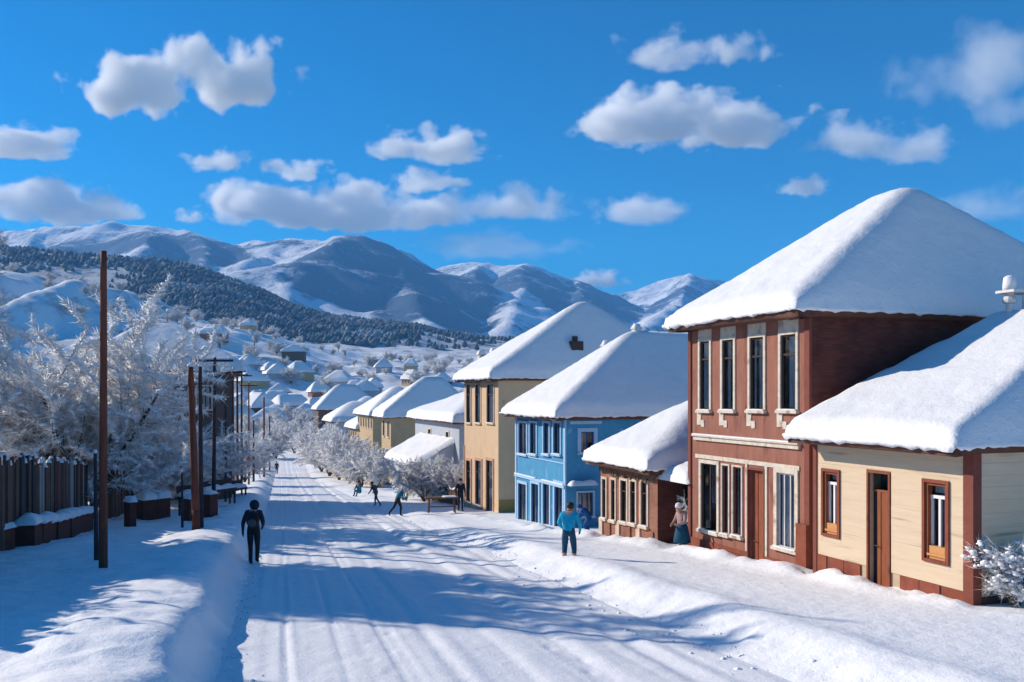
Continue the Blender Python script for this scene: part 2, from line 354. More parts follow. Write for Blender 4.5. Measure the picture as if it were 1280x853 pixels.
# the packed snow road, with ruts
ry = [-60.0, -20, -5, 4]
while ry[-1] < 9: ry.append(ry[-1] + .4)
while ry[-1] < 195: ry.append(ry[-1] + max(.10, .008 * ry[-1]))
ry = np.array(ry); ra = np.linspace(-.06, 1.06, 150)
RY = np.repeat(ry[:, None], len(ra), 1); W_ = Redge(RY) - Ledge(RY); RX = Ledge(RY) + ra[None, :] * W_
rw = (RX - Ledge(RY))
RZ = road_z(RY) - .022 * sm(vn(rw * 2.6 + .35 * vn(RY * .05, rw * 0, 5), RY * .012, 31), .5, .85) + .014 * fbm(rw * 5.5, RY * .05, 33, 3) + .018 * fbm(RX * 1.1, RY * .6, 35, 3)
for c_, w_, d_ in ((1.0, .045, .03), (1.75, .035, .022), (2.45, .03, .02), (3.3, .10, .02), (5.2, .16, .045), (6.3, .16, .04), (6.95, .2, .03)):
    wob = .12 * (vn(RY * .06, RY * 0 + c_ * 9, 41) - .5) * 2
    d_ = d_ * (.25 + 1.1 * vn(RY * .22, RY * 0 + c_ * 5, 43))
    RZ = RZ - d_ * np.exp(-((rw - c_ - wob) / w_) ** 2) + .4 * d_ * np.exp(-((rw - c_ - wob - 1.9 * w_) / w_) ** 2)
rs_ = random.Random(77)
def steps(x0, y0, x1, y1, n, dep=.035):
    global RZ
    for i in range(n):
        t = i / (n - 1); s_ = .11 if i % 2 else -.11; fx_, fy_ = x0 + (x1 - x0) * t + s_ + rs_.uniform(-.04, .04), y0 + (y1 - y0) * t + rs_.uniform(-.06, .06)
        RZ = RZ - dep * np.exp(-(((RX - fx_) / .075) ** 2 + ((RY - fy_) / .15) ** 2) ** 2)
steps(-3.0, 8, -6.9, 24, 24); steps(-1.0, 7, -3.9, 26, 28, .02); steps(2.2, 9, -2.0, 22, 18, .025); steps(-6.3, 19, -2.4, 23, 7, .025)
link('road', np_mesh('road', np.stack([RX, RY, RZ], -1).reshape(-1, 3), grid_faces(*RX.shape)), 'road_snow', kind='structure')

# ------------------------------------------------------------------ far mountains and the wood
def seg_ridge(X, Y, pts, slope_l, slope_r, jag):
    """height field of one ridge: pts are (px, py, distance) along its crest; returns the max over its segments"""
    P = [at(a, b, d) for a, b, d in pts]; H = np.full(X.shape, -1e9)
    for A, B in zip(P[:-1], P[1:]):
        dx, dy = B.x - A.x, B.y - A.y; L2 = dx * dx + dy * dy
        t = np.clip(((X - A.x) * dx + (Y - A.y) * dy) / L2, 0, 1)
        ex, ey = X - (A.x + t * dx), Y - (A.y + t * dy); d = np.hypot(ex, ey)
        side = (dx * ey - dy * ex) > 0
        H = np.maximum(H, A.z + (B.z - A.z) * t - np.where(side, slope_l, slope_r) * d * (1 + jag * fbm(X / 420, Y / 420, 61, 3)))
    return H
def mountains():
    xs = np.arange(-4300, 5200, 22.0); yy = np.arange(1900, 6900, 22.0); X, Y = np.meshgrid(xs, yy)
    wx = X + 70 * fbm(X / 600, Y / 600, 71, 3); wy = Y + 70 * fbm(X / 600, Y / 600, 73, 3)
    H = np.full(X.shape, 38.0)
    R_ = [([(-420, 300, 4400), (-150, 298, 4300), (0, 294, 4200), (60, 287, 4100), (130, 281, 4000), (190, 278, 4000), (235, 283, 4050), (300, 306, 4200)], .5, .5),
          ([(190, 278, 4000), (170, 318, 3300), (120, 350, 2600)], .5, .42), ([(60, 287, 4100), (20, 318, 3500)], .5, .5), ([(235, 283, 4050), (262, 330, 3300), (270, 372, 2700)], .45, .5),
          ([(300, 306, 4300), (350, 299, 3900), (395, 298, 3750), (430, 290, 3650), (450, 289, 3600), (475, 297, 3650), (505, 315, 3750), (545, 337, 3900), (575, 350, 4000)], .55, .55),
          ([(445, 289, 3600), (405, 322, 3150), (375, 352, 2750), (352, 392, 2300)], .50, .33), ([(350, 299, 3900), (310, 345, 3100), (285, 380, 2600)], .5, .36),
          ([(500, 312, 3700), (520, 360, 2950), (530, 400, 2400)], .55, .5),
          ([(540, 336, 4500), (580, 329, 4500), (610, 328, 4450), (650, 328, 4400), (680, 338, 4400), (720, 350, 4400), (765, 368, 4400)], .5, .5),
          ([(600, 328, 4450), (585, 365, 3600), (560, 405, 2700)], .5, .5), ([(655, 328, 4400), (650, 370, 3400), (640, 405, 2700)], .5, .45),
          ([(740, 380, 5000), (790, 366, 5000), (835, 348, 5000), (862, 341, 5000), (890, 348, 5000), (940, 365, 5100), (1010, 352, 5200), (1100, 360, 5200), (1250, 348, 5200), (1500, 350, 5200)], .5, .5),
          ([(862, 341, 5000), (845, 385, 3900), (800, 415, 3000)], .5, .45), ([(720, 350, 4400), (735, 392, 3400)], .5, .5)]
    for pts, a, b in R_: H = np.maximum(H, seg_ridge(wx, wy, pts, a, b, .35))
    amp = sm(H, 40, 330)
    H = H + amp * (18 * fbm(X / 300, Y / 300, 81, 5) - 36 * np.abs(fbm(X / 280, Y / 280, 83, 4)) - 6 * np.abs(fbm(X / 85, Y / 85, 87, 3)) + 11)
    H = np.where(Y > 6500, H * (1 - sm(Y, 6500, 6900)), H)
    m, n, l, p = nodes_of('mountain_snow'); p.inputs['Roughness'].default_value = .8; p.inputs['Specular IOR Level'].default_value = .1
    tc = n.new('ShaderNodeTexCoord'); ge = n.new('ShaderNodeNewGeometry'); sp = n.new('ShaderNodeSeparateXYZ'); l.new(ge.outputs['Normal'], sp.inputs[0])
    a = n.new('ShaderNodeTexNoise'); a.inputs['Scale'].default_value = .006; a.inputs['Detail'].default_value = 10; a.inputs['Roughness'].default_value = .68; l.new(tc.outputs['Object'], a.inputs['Vector'])
    mp = n.new('ShaderNodeMapping'); mp.inputs['Scale'].default_value = (1, 1, .25); l.new(tc.outputs['Object'], mp.inputs['Vector'])
    b = n.new('ShaderNodeTexNoise'); b.inputs['Scale'].default_value = .03; b.inputs['Detail'].default_value = 8; b.inputs['Roughness'].default_value = .7; l.new(mp.outputs[0], b.inputs['Vector'])
    # rock and dark heath where it is steep and where the noise says so, plus painted slope shade
    s1 = n.new('ShaderNodeMath'); s1.operation = 'MULTIPLY_ADD'; s1.inputs[1].default_value = -1.5; s1.inputs[2].default_value = 1.42; l.new(sp.outputs[2], s1.inputs[0])
    s2 = n.new('ShaderNodeMath'); s2.operation = 'MULTIPLY_ADD'; s2.inputs[1].default_value = 1.5; s2.inputs[2].default_value = -.72; l.new(a.outputs['Fac'], s2.inputs[0])
    s3 = n.new('ShaderNodeMath'); s3.operation = 'ADD'; l.new(s1.outputs[0], s3.inputs[0]); l.new(s2.outputs[0], s3.inputs[1])
    s4 = n.new('ShaderNodeMath'); s4.operation = 'MULTIPLY_ADD'; s4.inputs[1].default_value = 1.1; s4.inputs[2].default_value = -.55; l.new(b.outputs['Fac'], s4.inputs[0])
    s5 = n.new('ShaderNodeMath'); s5.operation = 'ADD'; l.new(s3.outputs[0], s5.inputs[0]); l.new(s4.outputs[0], s5.inputs[1])
    rp = n.new('ShaderNodeValToRGB'); rp.color_ramp.elements[0].position = .10; rp.color_ramp.elements[1].position = .42
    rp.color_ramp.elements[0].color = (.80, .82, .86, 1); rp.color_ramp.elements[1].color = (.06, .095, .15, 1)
    at0 = n.new('ShaderNodeAttribute'); at0.attribute_name = 'wood'; s6 = n.new('ShaderNodeMath'); s6.operation = 'MULTIPLY_ADD'; s6.inputs[1].default_value = .42; l.new(at0.outputs['Fac'], s6.inputs[0]); l.new(s5.outputs[0], s6.inputs[2]); l.new(s6.outputs[0], rp.inputs['Fac']); l.new(rp.outputs[0], p.inputs['Base Color'])  # 'wood' also darkens the snow for the shade on right-hand slopes
    bm = n.new('ShaderNodeBump'); bm.inputs['Distance'].default_value = 14; l.new(b.outputs['Fac'], bm.inputs['Height']); l.new(bm.outputs[0], p.inputs['Normal'])
    MATS['mountain_snow'] = m
    me_ = np_mesh('mountains', np.stack([X, Y, H], -1).reshape(-1, 3), grid_faces(*X.shape))
    wood_shade = np.zeros(X.shape)  # wooded patches that also paint in the shade of the right-hand faces
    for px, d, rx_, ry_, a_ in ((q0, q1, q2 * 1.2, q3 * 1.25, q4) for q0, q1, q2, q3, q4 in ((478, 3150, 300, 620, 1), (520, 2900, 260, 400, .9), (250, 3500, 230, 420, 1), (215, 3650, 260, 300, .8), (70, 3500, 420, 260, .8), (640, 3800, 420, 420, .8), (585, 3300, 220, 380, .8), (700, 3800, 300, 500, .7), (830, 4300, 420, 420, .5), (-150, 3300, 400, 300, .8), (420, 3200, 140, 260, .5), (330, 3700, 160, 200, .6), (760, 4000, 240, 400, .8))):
        cx_ = (px - CXP) / FPX * d; wood_shade = np.maximum(wood_shade, a_ * np.exp(-(((X - cx_) / rx_) ** 2 + ((Y - d) / ry_) ** 2)))
    wood_shade = sm(wood_shade + .42 * fbm(X / 260, Y / 260, 97, 5), .38, .62)
    at_ = me_.attributes.new('wood', 'FLOAT', 'POINT'); at_.data.foreach_set('value', wood_shade.ravel().astype(np.float32))  # carries the painted slope shade along with the woodland
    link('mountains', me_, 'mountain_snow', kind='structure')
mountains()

def far_wood():
    rng = np.random.default_rng(5); N = 52000
    y = rng.uniform(820, 1500, N); x = rng.uniform(-.78, .55, N) * y
    px = CXP + FPX * x / y
    dens = fbm(x / 120, y / 120, 91, 4)
    low = np.interp(px, [-400, 0, 300, 420, 560, 900, 1300], [640, 660, 700, 760, 800, 840, 860])
    keep = (dens + .35 * fbm(x / 30, y / 30, 93, 2) > -.10 + .40 * sm(px, 380, 620) + rng.normal(0, .22, N)) & (y > low + 110)
    x, y = x[keep], y[keep]; z = G(x, y); n = len(x)
    h = rng.uniform(3.5, 8, n); r = h * rng.uniform(.36, .56, n)
    k = 6; ang = np.arange(k) * 2 * np.pi / k
    V = np.zeros((n, 2 * k + 2, 3))
    for j in range(k):
        q = rng.uniform(.75, 1.25, n); a = ang[j] + rng.uniform(-.2, .2, n)
        V[:, j, 0] = x + r * q * np.cos(a); V[:, j, 1] = y + r * q * np.sin(a); V[:, j, 2] = z + h * rng.uniform(.1, .28, n)
        q = rng.uniform(.5, .95, n)
        V[:, k + j, 0] = x + r * q * np.cos(a + .4); V[:, k + j, 1] = y + r * q * np.sin(a + .4); V[:, k + j, 2] = z + h * rng.uniform(.5, .72, n)
    V[:, 2 * k] = np.stack([x, y, z + h], -1); V[:, 2 * k + 1] = np.stack([x, y, z - .5], -1)
    f = []
    for j in range(k):
        j2 = (j + 1) % k
        f += [(j, j2, k + j2), (j, k + j2, k + j), (k + j, k + j2, 2 * k), (2 * k + 1, j2, j)]
    Fc = (np.arange(n)[:, None, None] * (2 * k + 2) + np.array(f)[None]).reshape(-1, 3)
    mat('far_tree', (0.065, 0.09, 0.11), .9, (0.14, 0.165, 0.185), .008, 0, streak=((0.30, 0.33, 0.36), .015, .56))
    link('forest', np_mesh('forest', V.reshape(-1, 3), Fc, False), 'far_tree', label='dark leafless wood covering the hillside below the snowy mountains', cat='forest', kind='stuff')
far_wood()

# ------------------------------------------------------------------ houses
ROT = R(20.0)
U = Vector((-math.sin(ROT), math.cos(ROT), 0))       # along the street, away from the camera (house local +y)
WD = Vector((math.cos(ROT), math.sin(ROT), 0))       # into the house, away from the street (house local +x)
class House:
    def __init__(s, name, px, y, depth_y, label, cat='house', rot=ROT, group=None, sink=0.0):
        s.rot = rot; s.U = Vector((-math.sin(rot), math.cos(rot), 0)); s.W = Vector((math.cos(rot), math.sin(rot), 0))
        s.O = Vector(((px - CXP) / FPX * y, y, 0)); s.O.z = g1(s.O.x - .4 * s.W.x, s.O.y - .4 * s.W.y) - sink
        s.root = empty(name, s.O, rot, label=label, cat=cat, group=group)
        s.holes = {'f': [], 's': []}
    def hz(s, py, y): return EYE + (HYP - py) / FPX * y - s.O.z           # local height of a pixel row at distance y
    def fac(s, px, py):                                                   # facade pixel -> (along, height)
        r = ray(px, py); n = s.W; t = (s.O - Vector((0, 0, EYE))).dot(n) / r.dot(n); P = Vector((0, 0, EYE)) + r * t
        return (P - s.O).dot(s.U), P.z - s.O.z
    def sid(s, px, py):                                                   # near side wall pixel -> (into the house, height)
        r = ray(px, py); n = s.U; t = (s.O - Vector((0, 0, EYE))).dot(n) / r.dot(n); P = Vector((0, 0, EYE)) + r * t
        return (P - s.O).dot(s.W), P.z - s.O.z
    def rect(s, ax, pa, pb, ta, ba):                                      # pixel columns pa..pb, rows ta..ba -> local rect
        f = s.fac if ax == 'f' else s.sid; mid = (pa + pb) / 2
        a0, a1 = f(pa, ta)[0], f(pb, ta)[0]; return min(a0, a1), max(a0, a1), f(mid, ba)[1], f(mid, ta)[1]
    @staticmethod
    def bx(mb, ax, a0, a1, o0, o1, z0, z1):                               # o = distance out of the wall (negative = into it)
        if ax == 'f': mb.box(-o0, -o1, a0, a1, z0, z1)
        else: mb.box(a0, a1, -o0, -o1, z0, z1)
    def glass(s, ax, a0, a1, o, z0, z1, parent):                          # one pane, facing out
        v = [(-o, a0, z0), (-o, a0, z1), (-o, a1, z1), (-o, a1, z0)] if ax == 'f' else [(a0, -o, z0), (a1, -o, z0), (a1, -o, z1), (a0, -o, z1)]
        return MB().add(v, [(0, 1, 2, 3)]).build('pane', 'window_glass', parent)
    def part(s, name, m, ax, boxes, parent=None, **k):
        mb = MB()
        for b in boxes: s.bx(mb, ax, *b)
        return mb.build(name, m, parent or s.root, **k)
    def walls(s, L, D, H, m_front, m_side=None, z0=-1.5, boards=None, rev=.30):
        """one wall mesh: facade and near side with real openings, plain back and far side"""
        s.L, s.D, s.H = L, D, H
        mb = MB()
        def pl(ax, a, o, z): return (-o, a, z) if ax == 'f' else (a, -o, z)
        for mi, (ax, LL) in enumerate((('f', L), ('s', D))):
            mb.m = mi if m_side else 0
            hs_ = s.holes[ax]
            A = sorted({0.0, LL, *[h[0] for h in hs_], *[h[1] for h in hs_]}); Z = sorted({z0, H, *[h[2] for h in hs_], *[h[3] for h in hs_]})
            for a0, a1 in zip(A[:-1], A[1:]):
                for b0, b1 in zip(Z[:-1], Z[1:]):
                    ca, cb = (a0 + a1) / 2, (b0 + b1) / 2
                    if any(h[0] < ca < h[1] and h[2] < cb < h[3] for h in hs_): continue
                    mb.add([pl(ax, a0, 0, b0), pl(ax, a1, 0, b0), pl(ax, a1, 0, b1), pl(ax, a0, 0, b1)], [(0, 1, 2, 3)])
            for a0, a1, b0, b1 in hs_:
                q = [(a0, b0), (a1, b0), (a1, b1), (a0, b1)]
                for (p0, r0), (p1, r1) in zip(q, q[1:] + q[:1]):
                    mb.add([pl(ax, p0, 0, r0), pl(ax, p1, 0, r1), pl(ax, p1, -rev, r1), pl(ax, p0, -rev, r0)], [(0, 1, 2, 3)])
        mb.add([(D, 0, z0), (D, L, z0), (D, L, H), (D, 0, H)], [(0, 1, 2, 3)]); mb.add([(0, L, z0), (D, L, z0), (D, L, H), (0, L, H)], [(0, 1, 2, 3)])
        ms = [m_front, m_side] if m_side else m_front
        w = mb.build('wall', ms, s.root); s.wall = w
        return w
    def roof(s, rise, r0, r1, ov=(.5, .4, .4, .5), thick=.34, res=.14, k=.10, fascia='brown_fascia', eave=None, seed=1, lump=.05):
        """r0,r1 = ridge ends as (into, along); ov = overhang front, back, near, far"""
        x0, x1, y0, y1 = -ov[0], s.D + ov[1], -ov[2], s.L + ov[3]; ze = (s.H if eave is None else eave) + .02
        dmin, dmax = min(r0[0], r1[0]), max(r0[0], r1[0]); tmin, tmax = min(r0[1], r1[1]), max(r0[1], r1[1])
        def hip(X, Y, kk):
            f = smin((X - x0) / (dmin - x0), (x1 - X) / (x1 - dmax), kk)
            g = smin((Y - y0) / (tmin - y0), (y1 - Y) / (y1 - tmax), kk)
            return np.maximum(smin(f, g, kk), 0) * rise
        s.hipz = lambda X, Y: ze + float(hip(np.array([X]), np.array([Y]), k)[0]) + thick * .9
        # the roof deck with its fascia
        nx, ny = max(12, int((x1 - x0) / .4)), max(12, int((y1 - y0) / .4))
        gx, gy = np.linspace(x0 + .03, x1 - .03, nx), np.linspace(y0 + .03, y1 - .03, ny); X, Y = np.meshgrid(gx, gy, indexing='ij')
        zt = ze + hip(X, Y, k) - .03; V = np.stack([X, Y, zt], -1).reshape(-1, 3); Fq = grid_faces(nx, ny)
        ring = [(i, 0) for i in range(nx)] + [(nx - 1, j) for j in range(1, ny)] + [(i, ny - 1) for i in range(nx - 2, -1, -1)] + [(0, j) for j in range(ny - 2, 0, -1)]
        def skirt(V, Fq, nx, ny, ring, steps):
            n0 = len(V); idx = np.array([i * ny + j for i, j in ring]); prev = idx; Fl = [Fq]
            for dz, inn, jit in steps:
                P = V[idx].copy(); cx_, cy_ = (x0 + x1) / 2, (y0 + y1) / 2
                P[:, 2] += dz + jit
                lim = np.array([(x1 - x0) / 2, (y1 - y0) / 2])
                for ax_, c_ in ((0, cx_), (1, cy_)):
                    d_ = P[:, ax_] - c_; P[:, ax_] = c_ + np.sign(d_) * np.maximum(np.abs(d_) - inn * (np.abs(d_) > lim[ax_] - .12), 0)
                new = np.arange(len(idx)) + len(V); V = np.vstack([V, P])
                Fl.append(np.stack([prev, np.roll(prev, -1), np.roll(new, -1), new], -1)); prev = new
            return V, np.vstack(Fl)
        V1, F1 = skirt(V, Fq, nx, ny, ring, [(-.19, 0, 0), (-.19, .9, 0)])
        rf = link('roof', np_mesh('roof', V1, F1, False), fascia, s.root)
        # the snow on it: rounded lip, soft hips, ragged edge
        nx, ny = max(14, int((x1 - x0) / res)), max(14, int((y1 - y0) / res))
        tx = np.linspace(-1, 1, nx); ty = np.linspace(-1, 1, ny)
        tx = np.sign(tx) * (1 - (1 - np.abs(tx)) ** 1.25); ty = np.sign(ty) * (1 - (1 - np.abs(ty)) ** 1.25)
        gx = (x0 + x1) / 2 + tx * (x1 - x0 + .14) / 2; gy = (y0 + y1) / 2 + ty * (y1 - y0 + .14) / 2
        X, Y = np.meshgrid(gx, gy, indexing='ij')
        e = np.minimum(np.minimum(X - gx[0], gx[-1] - X), np.minimum(Y - gy[0], gy[-1] - Y)); q = np.clip(e / .30, 0, 1)
        lip = np.sqrt(np.maximum(1 - (1 - q) ** 2, 0))
        zt = ze + hip(X, Y, k) + thick * lip * (1 + .12 * fbm(X * .6, Y * .6, seed, 3)) + lump * .5 * fbm(X * .5, Y * .5, seed + 3, 3) * q + .02 * fbm(X * 5, Y * 5, seed + 5, 2)
        edge = (1 - q) * (.05 * fbm(X * 6.4 + 9, Y * 6.4, seed + 7, 3) + .03 * fbm(X * .7, Y * .7, seed + 8, 2))
        cxm, cym = (x0 + x1) / 2, (y0 + y1) / 2
        onx = np.exp(-np.minimum(X - gx[0], gx[-1] - X) / .2); ony = np.exp(-np.minimum(Y - gy[0], gy[-1] - Y) / .2)
        Xs = X + np.sign(X - cxm) * edge * onx; Ys = Y + np.sign(Y - cym) * edge * ony
        V = np.stack([Xs, Ys, zt], -1).reshape(-1, 3)
        ring = [(i, 0) for i in range(nx)] + [(nx - 1, j) for j in range(1, ny)] + [(i, ny - 1) for i in range(nx - 2, -1, -1)] + [(0, j) for j in range(ny - 2, 0, -1)]
        rr = np.random.default_rng(seed); n = len(ring)
        j1 = rr.uniform(-.03, .02, n); j2 = -np.abs(rr.normal(0, .03, n)) - .05 * sm(fbm(np.arange(n) * .043, np.zeros(n), seed + 2, 4), -.1, .6)
        V2, F2 = skirt(V, grid_faces(nx, ny), nx, ny, ring, [(-.03, -.02, j1), (-.05, .015, j2), (.02, .30, 0)])
        sn = link('snow_cover', np_mesh('snow_cover', V2, F2, True), 'roof_snow', s.root)
        return rf
    def window(s, ax, r, trim='white_trim', tw=.09, out=.035, sash=None, curtain='curtain_grey', cur=(.1, .9), bars=(1, 2), sill=True, top=None, label=None, deep=.07, sash_w=.045, seed=0, cz=(0, 1)):
        a0, a1, z0, z1 = r; s.holes[ax].append(r); s.todo.append((ax, r, trim, tw, out, sash, curtain, cur, bars, sill, top, label, deep, sash_w, seed, cz))
    def flush(s):
        for ax, r, trim, tw, out, sash, curtain, cur, bars, sill, top, label, deep, sw, seed, cz in s.todo:
            a0, a1, z0, z1 = r
            bx = [(a0 - tw, a0, -.01, out, z0 - tw * .2, z1 + tw), (a1, a1 + tw, -.01, out, z0 - tw * .2, z1 + tw), (a0, a1, -.01, out + .004, z1, z1 + tw)]
            w = s.part('window', trim, ax, bx, label=label)
            sash_m = sash or trim; e = sw
            fr = [(a0, a0 + e, -deep, -deep + .05, z0, z1), (a1 - e, a1, -deep, -deep + .05, z0, z1), (a0 + e, a1 - e, -deep, -deep + .05, z0, z0 + e), (a0 + e, a1 - e, -deep, -deep + .05, z1 - e, z1)]
            for i in range(1, bars[0]): c = a0 + (a1 - a0) * i / bars[0]; fr.append((c - .018, c + .018, -deep + .004, -deep + .044, z0 + e, z1 - e))
            for i in range(1, bars[1]):
                c = z1 - (z1 - z0) * .26 if bars[1] == 2 else z0 + (z1 - z0) * i / bars[1]
                fr.append((a0 + e, a1 - e, -deep + .002, -deep + .047, c - .022, c + .022))
            s.part('sash', sash_m, ax, fr, w)
            s.glass(ax, a0 + e * .5, a1 - e * .5, -deep + .02, z0 + e * .5, z1 - e * .5, w)
            if curtain:
                mb = MB(); rr = random.Random(seed + int(a0 * 100)); n = 15; c0, c1 = a0 + (a1 - a0) * cur[0], a0 + (a1 - a0) * cur[1]
                q0, q1 = z0 + (z1 - z0) * cz[0] + .03, z0 + (z1 - z0) * cz[1] - .03; pts = []
                for i in range(n): pts.append((c0 + (c1 - c0) * i / (n - 1), -deep - .035 + (.02 if i % 2 else -.02) * rr.uniform(.4, 1)))
                f = (lambda a, o, z: (-o, a, z)) if ax == 'f' else (lambda a, o, z: (a, -o, z))
                for i in range(n - 1):
                    if rr.random() < .13: continue
                    (p, o), (p2, o2) = pts[i], pts[i + 1]; mb.add([f(p, o, q0), f(p2, o2, q0), f(p2, o2, q1), f(p, o, q1)], [(0, 1, 2, 3)])
                if mb.f: mb.build('curtain', curtain, w)
            s.part('interior', 'interior_dark', ax, [(a0 - .002, a1 + .002, -.31, -.29, z0 - .002, z1 + .002)], w)
            if sill: s.part('sill', trim, ax, [(a0 - tw - .03, a1 + tw + .03, -.02, out + .07, z0 - .075, z0 - .002)], w); s.part('snow', 'roof_snow', ax, [(a0 - tw * .6, a1 + tw * .8, -.015, out + .055, z0 - .001, z0 + .03)], w)
            if top: s.part('lintel', trim, ax, [(a0 - tw, a1 + tw, -.01, out - .012, z1 + tw + .002, top)], w)
        s.todo = []
    todo = []
    def door(s, ax, r, m='orange_wood', frame='plinth_red', fw=.07, deep=.14, pane=True, planks=4):
        s.holes[ax].append(r); a0, a1, z0, z1 = r
        d = s.part('door', frame, ax, [(a0 - fw, a0, -.01, .045, z0, z1 + fw), (a1, a1 + fw, -.01, .045, z0, z1 + fw), (a0, a1, -.01, .049, z1, z1 + fw)])
        w = (a1 - a0); zt = z1 - (.38 if pane else 0)
        s.part('leaf_panel', 'interior_dark', ax, [(a0, a1, -deep - .06, -deep - .03, z0, zt)], d)
        n = planks
        for i in range(n):
            b0 = a0 + w * i / n + .006; b1 = a0 + w * (i + 1) / n - .006
            s.part('plank', m if isinstance(m, str) else m[i % len(m)], ax, [(b0, b1, -deep - .03, -deep + (.012 if i % 2 else 0), z0, zt - .01)], d)
        if pane:
            s.part('transom', m if isinstance(m, str) else 'orange_wood', ax, [(a0, a1, -deep - .03, -deep + .02, zt - .01, zt + .035)], d)
            s.glass(ax, a0, a1, -deep, zt + .035, z1, d)
            s.part('interior', 'interior_dark', ax, [(a0, a1, -.31, -.29, zt, z1)], d)
        mb = MB(); f = (lambda a, o, z: (-o, a, z)) if ax == 'f' else (lambda a, o, z: (a, -o, z))
        mb.tube(f(a1 - w * .18, -deep, z0 + 1.0), f(a1 - w * .18, -deep + .06, z0 + 1.0), .012, .012); mb.tube(f(a1 - w * .18, -deep + .06, z0 + 1.0), f(a1 - w * .36, -deep + .06, z0 + 1.0), .011, .011)
        mb.build('handle', 'steel_dark', d)
        return d
def snow_lump(parent, x0, x1, y0, y1, z, h, seed=0, name='snow'):
    """a soft strip of snow lying on top of something (local coordinates)"""
    nx, ny = max(5, int((x1 - x0) / .08)), max(5, int((y1 - y0) / .08)); nx, ny = min(nx, 70), min(ny, 70)
    gx, gy = np.linspace(x0, x1, nx), np.linspace(y0, y1, ny); X, Y = np.meshgrid(gx, gy, indexing='ij')
    e = np.minimum(np.minimum(X - x0, x1 - X), np.minimum(Y - y0, y1 - Y)); w = max(.03, min(x1 - x0, y1 - y0) * .5)
    q = np.sqrt(np.maximum(1 - (1 - np.clip(e / w, 0, 1)) ** 2, 0))
    Z = z - .012 + h * q * (1 + .45 * fbm(X * 2.2 + seed, Y * 2.2, seed, 3))
    return link(name, np_mesh(name, np.stack([X, Y, Z], -1).reshape(-1, 3), grid_faces(nx, ny)), 'roof_snow', parent)

# --- the beige timber house at the right edge
h = House('beige_house', 1215, 15.8, 0, 'low beige timber-clad house with red-brown corner post, nearest on the right')
L = h.fac(1019, 640)[0]; H = h.fac(1213, 556)[1]; D = 9.0; h.todo = []
w1 = h.rect('f', 1031, 1049, 590, 668); w2 = h.rect('f', 1158, 1185, 604, 700); dr = h.rect('f', 1087, 1112, 592, 736)
dr = (dr[0], dr[1], dr[2] - .15, dr[3])
def beige_window(r, lab):
    h.holes['f'].append(r); a0, a1, z0, z1 = r; tw = .06
    w = h.part('window', 'plinth_red', 'f', [(a0 - tw, a0, -.01, .06, z0 - tw, z1 + tw), (a1, a1 + tw, -.01, .06, z0 - tw, z1 + tw), (a0, a1, -.01, .064, z1, z1 + tw), (a0, a1, -.01, .064, z0 - tw, z0)], label=lab)
    e = .055
    h.part('frame', 'orange_wood', 'f', [(a0, a0 + e, -.10, .02, z0, z1), (a1 - e, a1, -.10, .02, z0, z1), (a0 + e, a1 - e, -.10, .016, z1 - e, z1)], w)
    zp = z0 + (z1 - z0) * .17
    h.part('lower_panel', 'light_orange_wood', 'f', [(a0 + e, a1 - e, -.09, .0, z0, zp), (a0 + e - .02, a1 - e + .02, -.05, .03, z0 + .06, z0 + .10)], w)
    b0, b1 = a0 + e, a1 - e; zm = z1 - e - (z1 - z0) * .17; c = (b0 + b1) / 2
    h.part('sash', 'sash_white', 'f', [(b0, b0 + .035, -.12, -.06, zp, zm), (b1 - .035, b1, -.12, -.06, zp, zm), (c - .025, c + .025, -.12, -.062, zp, zm), (b0, b1, -.12, -.05, zm, zm + .06)], w)
    h.glass('f', b0, b1, -.10, zp, z1 - e, w)
    h.part('curtain', 'curtain_grey', 'f', [(b0, b1, -.18, -.17, zm + .1, z1 - e)], w)
    h.part('interior', 'blue_deep', 'f', [(a0 - .002, a1 + .002, -.31, -.29, z0, z1)], w)
beige_window(w1, None); beige_window(w2, None)
h.door('f', dr, ['interior_dark', 'orange_wood', 'orange_wood', 'orange_wood', 'interior_dark'], 'plinth_red', .045, .10, True, 5)
h.walls(L, D, H, 'beige_gap')
def boards(h, ax, LL, z0, z1, step, m, holes, seed, out=.022, a_start=0.0):
    rr = random.Random(seed); z = z0
    while z < z1 - .02:
        zt = min(z + step * rr.uniform(.85, 1.15), z1); cuts = [a_start, LL]; cover = []
        zc0, zc1 = z, zt
        for a0, a1, b0, b1 in holes:
            if b0 < zc1 and b1 > zc0: cover.append((a0, a1))
        # split the row at the openings; a board beside an opening stops at its edge
        segs = [(a_start, LL)]
        for c0, c1 in cover: segs = [q for s0, s1 in segs for q in ((s0, min(s1, c0)), (max(s0, c1), s1)) if q[1] - q[0] > .03]
        o = out + rr.uniform(-.001, .0015)
        for s0, s1 in segs: h.part('board', m, ax, [(s0 + .002, s1 - .002, .002, o, z + .001, zt - .001)], h.wall)
        for a0, a1, b0, b1 in holes:
            if z < b1 < zt - .01: h.part('board', m, ax, [(a0 + .002, a1 - .002, .002, o, b1 + .002, zt - .002)], h.wall)
            if z + .01 < b0 < zt: h.part('board', m, ax, [(a0 + .002, a1 - .002, .002, o, z + .002, b0 - .002)], h.wall)
        # the bit of wall between this row's edge and a hole that starts inside the row stays the gap colour
        z = zt
zpl = h.fac(1100, 712)[1]
hb = [(a0 - .06, a1 + .06, b0 - .06, b1 + .06) for a0, a1, b0, b1 in h.holes['f']]
boards(h, 'f', L, zpl, H - .01, .34, 'beige_board', hb, 4)
boards(h, 's', D, h.sid(1250, 745)[1], H - .01, .24, 'beige_board', [], 5, a_start=.14)
pl = [(a, min(a + w_, L)) for a, w_ in zip(np.arange(.18, L, .52), [.5] * 20)]
